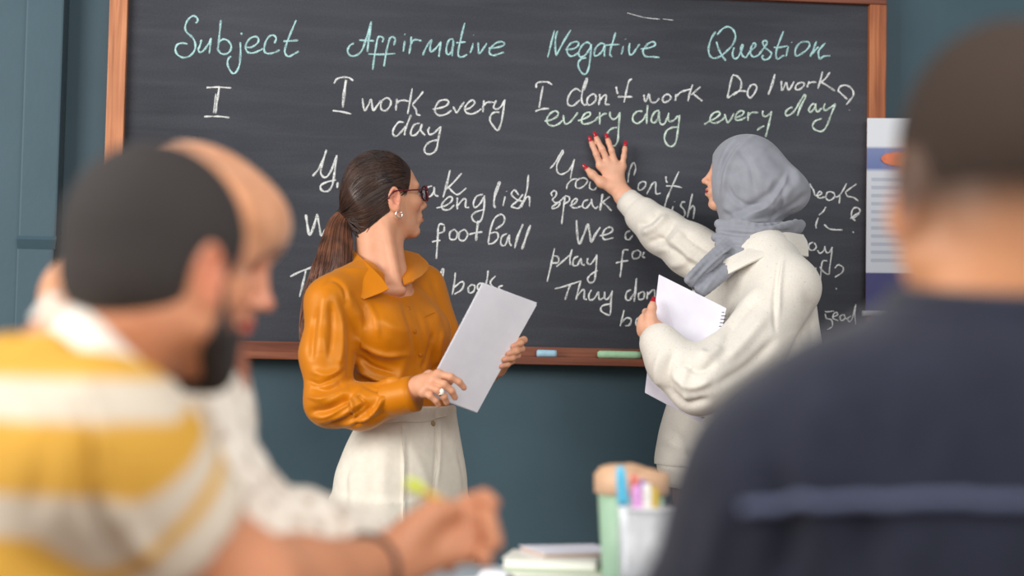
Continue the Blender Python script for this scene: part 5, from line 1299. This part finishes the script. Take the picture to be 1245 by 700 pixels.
# ---------------------------------------------------------------- the woman in the peach headscarf behind him
YP = -2.80
def Pp(px, py, d=0.0): return W(px, py, YP+d)
pP = empty('person', (Pp(190, 900)[0], YP, 0))
tag(pP, 'person in a peach headscarf and pale blouse looking down, beside the bearded person', 'person')
hfP = Frame(Pp(237, 292), (0.93, -0.16, -0.31), (0, 0, 1), 0.985)
fwP = np.array([1.0, 0.05, 0]); fwP = nrm(fwP); rtP = np.array([fwP[1], -fwP[0], 0])
def body_P():
    fm = Form(); head_form(hfP, fm, jaw=0.98, ears=(0, 0))
    fm.cap(hfP(-0.02, 0, -0.06), Pp(205, 470), 0.05, 0.055, 0.02)
    m1 = fm.mesh(0.0032, 1)
    t = Form(); t.loft([(Pp(200, 460), 0.12, 0.07), (Pp(195, 560), 0.14, 0.085), (Pp(180, 800), 0.13, 0.09), (Pp(178, 1010), 0.15, 0.11)], rtP, 0.03)
    seated_legs(t, Pp(178, 1010), fwP, rtP)
    m2 = t.mesh(0.012, 1)
    a = Form(); wr = Pp(452, 668, -0.10)
    a.chain([Pp(290, 672, -0.20), Pp(380, 672, -0.15), wr], [0.036, 0.034, 0.025], 0.02)
    mcp = [Pp(505, 655, -0.045), Pp(508, 663, -0.055), Pp(508, 672, -0.065), Pp(505, 680, -0.07)]
    for m in mcp: a.cap(Pp(463, 668, -0.09), m, 0.020, 0.0105, 0.012)
    for m in mcp: 
        b1 = m+np.array([0.026, 0.012, 0.004]); b2 = b1+np.array([0.014, 0.012, -0.016]); finger(a, [m, b1, b2], 0.0094, 0.0072, 0.005)
    finger(a, [Pp(465, 658, -0.09), Pp(480, 648, -0.08), Pp(494, 646, -0.07)], 0.014, 0.0085, 0.01)
    m3 = a.mesh(0.003, 1)
    V, Q = join(m1, m2, m3); C = np.tile(np.array(srgb(206, 142, 112)), (len(V), 1))
    C = head_paint(hfP, V, C, srgb(178, 90, 78), srgb(60, 40, 34), blush=srgb(214, 120, 96))
    return V, Q, C
V, Q, C = body_P(); solid('body', (V, Q), mat_skin, pP, C)
mat_peach = noisy('peach scarf', srgb(196, 136, 98), srgb(206, 148, 110), (30, 30, 30), rough=0.8, sheen=0.2, bump=0.1, bscale=(600, 600, 600))
def scarf_P():
    f = hfP; g = Form(); E = lambda c, r, k=0.02, op='u': g.ell(f(*c), np.array(r)*f.sc, f.R, k, op)
    E((-0.012, 0, 0.012), (0.112, 0.092, 0.102)); E((-0.055, 0, -0.030), (0.072, 0.078, 0.075), 0.05)
    E((0.050, 0, 0.045), (0.050, 0.066, 0.040), 0.03)
    g.cap(f(-0.03, 0, -0.05), Pp(208, 450), 0.088, 0.085, 0.04); E((0.0, 0, -0.095), (0.065, 0.070, 0.045), 0.03)
    E((0.150, 0, -0.048), (0.088, 0.080, 0.085), 0.008, 's')
    g.chain(catmull([Pp(190, 398, 0.02), Pp(140, 374, 0.03), Pp(96, 362, 0.03)], 5), np.linspace(0.075, 0.036, 11), 0.03)
    V, Q = g.mesh(0.0042, 2)
    return folds(V, Q, [([(215, 175), (280, 195), (330, 250)], -0.004, 5), ([(230, 185), (290, 225), (322, 290)], 0.005, 8), ([(270, 185), (320, 220), (345, 262)], -0.004, 4)]), Q
oPs = solid('headscarf', scarf_P(), mat_peach, pP)
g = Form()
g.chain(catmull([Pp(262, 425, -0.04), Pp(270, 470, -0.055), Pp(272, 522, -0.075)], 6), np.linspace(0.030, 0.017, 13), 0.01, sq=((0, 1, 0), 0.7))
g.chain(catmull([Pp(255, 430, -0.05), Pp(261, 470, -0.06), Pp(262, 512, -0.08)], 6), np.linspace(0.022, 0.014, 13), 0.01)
o = solid('scarf_end', g.mesh(0.004, 1), noisy('darker scarf end', srgb(150, 92, 70), srgb(164, 106, 82), (30, 30, 30), rough=0.85), oPs); o['label'] = 'darker hanging end'  # hanging end coloured darker than the rest of the scarf
mat_blouse = noisy('off white lace blouse', srgb(170, 146, 124), srgb(232, 222, 208), (55, 55, 55), rough=0.9, bump=0.8, bscale=(90, 90, 90), bdist=0.006, lo=0.3, hi=0.48)
g = Form()
g.loft([(Pp(208, 432), 0.085, 0.075), (Pp(204, 455), 0.15, 0.092), (Pp(200, 500), 0.185, 0.104), (Pp(196, 570), 0.185, 0.110), (Pp(190, 640), 0.18, 0.112), (Pp(182, 800), 0.165, 0.112), (Pp(178, 1000), 0.18, 0.135)], rtP, 0.03, pw=2.1)
g.chain([Pp(205, 480, -0.12), Pp(212, 510, -0.175), Pp(250, 610, -0.22), Pp(300, 660, -0.20)], [0.075, 0.072, 0.062, 0.058], 0.04)
g.chain([Pp(300, 660, -0.20), Pp(370, 662, -0.16), Pp(438, 665, -0.11)], [0.056, 0.052, 0.044], 0.03)
V, Q = g.mesh(0.0055, 1); V = ruffle(V, Q, 0.006, (22, 22, 22), 3); V = ruffle(V, Q, 0.003, (60, 60, 60), 5)
V = folds(V, Q, [([(215, 450), (240, 520), (262, 590)], 0.012, 8), ([(232, 450), (252, 520), (272, 590)], -0.012, 6), ([(250, 460), (266, 530), (284, 600)], 0.010, 6)])
solid('blouse', (V, Q), mat_blouse, pP)

# ---------------------------------------------------------------- the man in navy, nearest, from behind
YR = -3.50
def Rp(px, py, d=0.0): return W(px, py, YR+d)
pR = empty('person', (Rp(1213, 900)[0], YR, 0))
tag(pR, 'person in a dark navy shirt with short brown hair, nearest the camera, seen from behind', 'person')
hfR = Frame(Rp(1215, 203), (-0.10, 0.99, -0.03), (0, 0, 1), 1.06)
fwR = np.array([0.0, 1.0, 0]); rtR = np.array([1.0, 0, 0])
skinR = srgb(212, 150, 108)
def body_R():
    fm = Form(); head_form(hfR, fm, jaw=1.1, slim=0.97)
    fm.cap(hfR(-0.03, 0, -0.05), Rp(1216, 400, 0.0), 0.062, 0.070, 0.02)
    m1 = fm.mesh(0.0032, 1)
    t = Form(); t.loft([(Rp(1215, 400), 0.09, 0.07), (Rp(1214, 520), 0.15, 0.09), (Rp(1214, 900), 0.14, 0.10), (Rp(1214, 1400), 0.15, 0.11)], rtR, 0.03)
    seated_legs(t, Rp(1214, 1400), fwR, rtR)
    m2 = t.mesh(0.012, 1)
    ms = []
    for s in (-1, 1):
        a = Form(); el = Rp(1215+s*395, 840, 0.05); wr = el+np.array([-s*0.10, 0.23, -0.035]); wr[2] = 0.80
        a.chain([el, wr], [0.042, 0.028], 0.02)
        k = wr+np.array([-s*0.03, 0.07, -0.005])
        for i in range(4):
            m = k+np.array([s*(0.012-0.018*i)*1.0, 0.012*(1-abs(i-1.5)), 0]); a.cap(wr, m, 0.020, 0.0115, 0.012)
            finger(a, [m, m+np.array([-s*0.008, 0.036, -0.002]), m+np.array([-s*0.014, 0.058, -0.012])], 0.0095, 0.0075, 0.005)
        finger(a, [wr+np.array([-s*0.015, 0.01, 0]), wr+np.array([-s*0.055, 0.04, -0.004]), wr+np.array([-s*0.06, 0.065, -0.01])], 0.014, 0.009, 0.01)
        ms.append(a.mesh(0.003, 1))
    V, Q = join(m1, m2, *ms); C = np.tile(np.array(skinR), (len(V), 1))
    C = head_paint(hfR, V, C, srgb(164, 88, 76), srgb(44, 32, 26), blush=srgb(212, 126, 88))
    L = hfR.loc(V)   # close shaved fade on the sides and nape
    d = np.clip((L[:, 2]+0.088)/0.06, 0, 1)*np.clip((0.035-L[:, 0])/0.03, 0, 1)*(np.abs(L[:, 1]) < 0.083)
    d = d**1.3*0.92; C = C*(1-d[:, None])+np.array(srgb(58, 45, 37))*d[:, None]
    return V, Q, C
V, Q, C = body_R(); solid('body', (V, Q), mat_skin, pR, C)
mat_bhair = noisy('short brown hair', srgb(44, 34, 28), srgb(66, 52, 43), (600, 600, 600), rough=0.85, bump=0.6, bscale=(800, 800, 800), bdist=0.003)
g = Form(); E = lambda c, r, k=0.012, op='u': EL(g, hfR, c, r, k, op, 0.97)
E((-0.012, 0, 0.0155), (0.0962, 0.0768, 0.0905)); E((0.110, 0, -0.040), (0.080, 0.100, 0.080), 0.008, 's'); E((-0.03, 0, -0.145), (0.20, 0.20, 0.118), 0.02, 's')
solid('hair', g.mesh(0.0034, 2), mat_bhair, pR)
mat_navy = noisy('navy twill', srgb(22, 25, 38), srgb(28, 31, 45), (40, 40, 40), rough=0.85, bump=0.25, bscale=(500, 500, 500), bdist=0.001, sheen=0.15, spec=0.2)
def shirt_R():
    g = Form()
    g.loft([(Rp(1216, 372), 0.082, 0.078), (Rp(1215, 392), 0.098, 0.088), (Rp(1215, 412), 0.125, 0.10), (Rp(1214, 440), 0.152, 0.112), (Rp(1214, 495), 0.182, 0.125), (Rp(1214, 550), 0.197, 0.132), (Rp(1214, 640), 0.205, 0.138), (Rp(1214, 900), 0.192, 0.138), (Rp(1214, 1380), 0.195, 0.15)], rtR, 0.03, pw=2.1)
    for s in (-1, 1):
        g.chain([Rp(1214+s*185, 522, 0.0), Rp(1214+s*258, 592, 0.0), Rp(1214+s*395, 840, 0.05)], [0.070, 0.068, 0.062], 0.05)
        el = Rp(1214+s*395, 840, 0.05); wr = el+np.array([-s*0.09, 0.21, -0.03]); wr[2] = 0.805; g.chain([el, wr], [0.060, 0.045], 0.03)
    g.cap(Rp(1216, 330), Rp(1216, 392), 0.070, 0.066, 0.01, 's')
    V, Q = g.mesh(0.006, 2)
    return folds(V, Q, [([(930, 560), (960, 640), (940, 720)], -0.008, 16), ([(880, 600), (870, 660), (850, 720)], 0.006, 14), ([(1000, 470), (980, 560), (1010, 680)], 0.006, 20), ([(1060, 620), (1050, 680), (1070, 740)], -0.006, 18)]), Q
V, Q = shirt_R(); oN = solid('navy_shirt', (V, Q), mat_navy, pR)
nk = np.array([0, -0.10, 1.0]); nk = nrm(nk); uu = np.array([1.0, 0, 0]); vv = np.cross(nk, uu); cc = Rp(1216, 386, 0.0)
tubes('collar', [(np.array([cc+0.079*(uu*math.cos(t)+1.0*vv*math.sin(t)) for t in np.linspace(0, 2*np.pi, 44)]), 0.013, 12, (nk, 1.8), False)], mat_navy, oN)
seam = []
for x in np.arange(893, 1245, 8):
    seam.append(surf_at(V, Q, x, 599+13*((1244-x)/351.0)**2, 0.0015, 11.0)[0])
seam = np.array(seam)
for _ in range(5): seam[1:-1] = 0.25*seam[:-2]+0.5*seam[1:-1]+0.25*seam[2:]
seam[:, 1] -= 0.0045
seam = np.vstack([seam[::3], seam[-1]+np.array([0.04, 0.004, 0])])
o = tubes('yoke_seam', [(catmull(seam, 6), 0.0042, 8)], noisy('grey blue stitching', srgb(74, 80, 104), srgb(90, 96, 118), (300, 300, 300), rough=0.8), oN); o['label'] = 'pale stitched seam across the back'
# ---------------------------------------------------------------- the table and what lies on it
TZ = 0.76
TX0, TX1, TY0, TY1 = -0.06, 0.98, -3.16, -1.83
tab = empty('table', ((TX0+TX1)/2, (TY0+TY1)/2, 0)); tag(tab, 'long pale grey table in front of the seated people', 'table')
mat_table = noisy('pale grey laminate', srgb(150, 160, 166), srgb(160, 170, 176), (30, 30, 30), rough=0.45)
bm = bmesh.new(); box(bm, (TX0, TY0, TZ-0.028), (TX1, TY1, TZ), 0.005); bm_obj('tabletop', bm, mat_table, tab)
mat_leg = noisy('grey steel leg', srgb(90, 92, 96), srgb(104, 106, 110), (20, 20, 20), rough=0.4, metal=0.6)
for x in (TX0+0.26, TX1-0.05):
    for y in (TY0+0.10, TY1-0.06):
        bm = bmesh.new(); box(bm, (x-0.02, y-0.02, 0), (x+0.02, y+0.02, TZ-0.026), 0.004); bm_obj('leg', bm, mat_leg, tab)
for y in (TY0+0.09, TY1-0.07):
    bm = bmesh.new(); box(bm, (TX0+0.25, y, TZ-0.075), (TX1-0.04, y+0.02, TZ-0.026)); bm_obj('apron', bm, mat_leg, tab)

def on(px, Y): p = W(px, 690, Y); p[2] = TZ; return p
def put(name, prof, at, mat, parent, seg=40):
    V, F = lathe(prof, seg); V = V+np.array(at); return link(name, pymesh(name, V, F), mat, parent, True)
# mint tumbler
c = on(766, -2.20); tum = empty('tumbler', c); tag(tum, 'tall mint green tumbler with a tan lid behind the pen holder', 'tumbler')
zt = W(766, 591, -2.20)[2]-TZ; R1 = abs(W(808, 600, -2.2)[0]-W(724, 600, -2.2)[0])/2
mat_mint = noisy('mint plastic', srgb(150, 180, 152), srgb(158, 188, 160), (20, 20, 20), rough=0.45)
put('cup', [(R1*0.70, 0), (R1*0.76, 0.004), (R1*0.97, zt), (R1*0.93, zt), (R1*0.90, zt-0.01)], c, mat_mint, tum)
mat_tan = noisy('tan silicone', srgb(206, 164, 130), srgb(214, 174, 140), (20, 20, 20), rough=0.55)
lidz = W(766, 574, -2.20)[2]-TZ
o = put('lid', [(R1*0.96, zt-0.012), (R1*1.06, zt-0.010), (R1*1.07, lidz-0.004), (R1*1.02, lidz), (R1*0.80, lidz+0.003), (R1*0.2, lidz+0.002)], c, mat_tan, tum)
g = Form(); g.ell(c+np.array([-0.020, 0, lidz+0.001]), (0.034, 0.040, 0.012)); g.cap(c+np.array([0.0, 0, lidz+0.002]), c+np.array([0.040, 0, lidz-0.003]), 0.010, 0.007, 0.012)
solid('spout_cap', g.mesh(0.003, 1), mat_tan, tum)
# pen holder of pale metal mesh
c = on(785, -2.36); ph = empty('pen_holder', c); tag(ph, 'pale grey mesh pen holder full of coloured markers beside the navy shoulder', 'pen holder')
zh = W(785, 617, -2.36)[2]-TZ; RH = 0.041
m_mesh, nt, b = new_mat('pale metal mesh'); tc = nd(nt, 'ShaderNodeTexCoord'); mp = nd(nt, 'ShaderNodeMapping'); nt.links.new(tc.outputs['UV'], mp.inputs['Vector']); mp.inputs['Rotation'].default_value = (0, 0, math.pi/4); mp.inputs['Scale'].default_value = (60, 34, 1)
ck = nd(nt, 'ShaderNodeTexBrick'); ck.inputs['Scale'].default_value = 1.0; ck.inputs['Color1'].default_value = (0.30, 0.30, 0.31, 1); ck.inputs['Color2'].default_value = (0.34, 0.34, 0.35, 1); ck.inputs['Mortar'].default_value = (0.66, 0.66, 0.67, 1); ck.inputs['Mortar Size'].default_value = 0.09; ck.inputs['Brick Width'].default_value = 0.5; ck.inputs['Row Height'].default_value = 0.5; ck.offset = 0
nt.links.new(mp.outputs[0], ck.inputs['Vector']); nt.links.new(ck.outputs['Color'], b.inputs['Base Color']); b.inputs['Roughness'].default_value = 0.4
prof = [(RH*0.88, 0), (RH, zh), (RH-0.002, zh), (RH*0.86, 0.004)]
o = put('mesh_cup', prof, c, m_mesh, ph, 48)
uv = o.data.uv_layers.new(name='UVMap')
for l in o.data.loops:
    v = o.data.vertices[l.vertex_index].co; uv.data[l.index].uv = (math.atan2(v.y-c[1], v.x-c[0])/(2*math.pi)+0.5, (v.z-TZ)/zh)
mat_rim = noisy('white coated rim', srgb(214, 214, 216), srgb(224, 224, 226), (20, 20, 20), rough=0.35)
put('rim', [(RH-0.003, zh-0.003), (RH+0.002, zh-0.003), (RH+0.002, zh+0.002), (RH-0.003, zh+0.002)], c, mat_rim, ph)
def marker(label, px0, py0, lean, dy, body_c, cap_c, r=0.0055, capl=0.045, name='marker', cat='marker'):
    top = W(px0, py0, c[1]+dy); bot = np.array([c[0]+(top[0]-c[0])*0.55+lean, c[1]+dy*0.6, TZ+0.008])
    d = bot-top; L = np.linalg.norm(d); e = empty(name, bot); tag(e, label, cat, None)
    tubes('barrel', [(np.linspace(top+d*(capl/L), bot, 6), r, 16)], noisy(label[:18]+' barrel', body_c, tuple(min(1, q*1.06) for q in body_c), (20, 20, 20), rough=0.35), e)
    tubes('cap', [(np.linspace(top, top+d*(capl/L), 6), np.array([r*0.75, r*1.05, r*1.12, r*1.12, r*1.15, r*1.15]), 16)], noisy(label[:18]+' cap', cap_c, tuple(min(1, q*1.06) for q in cap_c), (20, 20, 20), rough=0.35), e)
marker('white marker with a tall sky blue cap at the left of the pen holder', 754, 567, 0.002, -0.022, srgb(226, 228, 230), srgb(96, 190, 222), 0.0072, 0.056)
marker('marker with a coral pink cap in the pen holder', 771, 577, 0.0, -0.006, srgb(214, 150, 150), srgb(232, 126, 118), 0.006, 0.030)
marker('lilac pink marker in the pen holder', 773.5, 590, 0.003, -0.026, srgb(206, 150, 214), srgb(222, 160, 216), 0.0066, 0.042)
marker('violet marker behind the others in the pen holder', 782, 583, -0.002, 0.012, srgb(120, 90, 170), srgb(130, 96, 178), 0.005, 0.04)
marker('white marker with a pale cap in the pen holder', 786, 588, 0.0, -0.024, srgb(228, 226, 220), srgb(236, 234, 226), 0.0070, 0.044)
marker('marker with a mustard yellow cap at the right of the pen holder', 795, 592, 0.002, -0.016, srgb(206, 176, 70), srgb(208, 176, 66), 0.0066, 0.05)
# exercise books
def book(label, cx, Y, z0, w_, d_, th, ang, cov, pages):
    cc = on(cx, Y); e = empty('exercise_book', (cc[0], Y, z0)); tag(e, label, 'book', 'exercise books stacked on the table')
    ca, sa = math.cos(ang), math.sin(ang)
    def blk(nm, lo, hi, m, bev=0.001):
        bm = bmesh.new(); box(bm, lo, hi, bev); bmesh.ops.transform(bm, matrix=Matrix.Translation((cc[0], Y, z0)) @ Matrix.Rotation(ang, 4, 'Z'), verts=bm.verts[:]); return bm_obj(nm, bm, m, e)
    mc = noisy(label[:20]+' cover', cov, tuple(min(1, q*1.08) for q in cov), (20, 20, 20), rough=0.5); mp_ = noisy(label[:20]+' pages', pages, tuple(min(1, q*1.05) for q in pages), (20, 20, 300), rough=0.8)
    blk('pages', (-w_/2+0.003, -d_/2+0.003, 0.0015), (w_/2-0.003, d_/2-0.003, th-0.0015), mp_, 0.0006)
    blk('cover', (-w_/2, -d_/2, 0), (w_/2, d_/2, 0.0015), mc, 0.0004); blk('cover', (-w_/2, -d_/2, th-0.0015), (w_/2, d_/2, th), mc, 0.0004)
    blk('spine', (w_/2-0.002, -d_/2, 0), (w_/2+0.001, d_/2, th), mc, 0.0005)
    return e
bY = -2.05
book('lowest exercise book of the stack, grey blue cover', 690, bY, TZ, 0.185, 0.15, 0.012, 0.10, srgb(112, 132, 146), srgb(206, 206, 200))
book('pale green exercise book second from the bottom of the stack', 676, bY-0.01, TZ+0.0125, 0.165, 0.14, 0.012, -0.12, srgb(186, 206, 170), srgb(222, 220, 206))
book('cream exercise book with thick pages second from the top of the stack', 672, bY, TZ+0.025, 0.150, 0.13, 0.016, -0.22, srgb(226, 222, 210), srgb(232, 230, 222))
book('topmost white exercise book of the stack, turned slightly', 692, bY+0.01, TZ+0.0415, 0.135, 0.12, 0.009, 0.25, srgb(228, 224, 234), srgb(190, 160, 130))
# loose sheets and a capped marker left of the books
lp = empty('paper_sheets', on(606, -2.30)); tag(lp, 'loose white sheets lying on the table left of the exercise books', 'paper')
for k in range(3):
    cc = on(612-6*k, -2.22+0.03*k); bm = bmesh.new(); box(bm, (-0.075, -0.105, 0), (0.075, 0.105, 0.0012)); bmesh.ops.transform(bm, matrix=Matrix.Translation((cc[0], cc[1], TZ+0.0012*k+0.0002)) @ Matrix.Rotation(0.15+0.2*k, 4, 'Z'), verts=bm.verts[:]); bm_obj('sheet', bm, mat_paper, lp)
mk = empty('marker', on(600, -2.18)); tag(mk, 'thick white marker with a dark tip lying on loose sheets beside the exercise books', 'marker')
a = W(586, 674, -2.2); a[2] = TZ+0.0205; e_ = a+np.array([0.040, -0.030, 0])
tubes('barrel', [(np.linspace(a, e_, 7), np.array([0.012, 0.0155, 0.0160, 0.0160, 0.0160, 0.0155, 0.012]), 20)], mat_rim, mk)
tubes('tip', [(np.linspace(e_, e_+np.array([0.012, -0.009, 0]), 4), np.array([0.010, 0.009, 0.007, 0.004]), 16)], noisy('dark tip', srgb(40, 36, 46), srgb(52, 48, 58), (20, 20, 20), rough=0.5), mk)
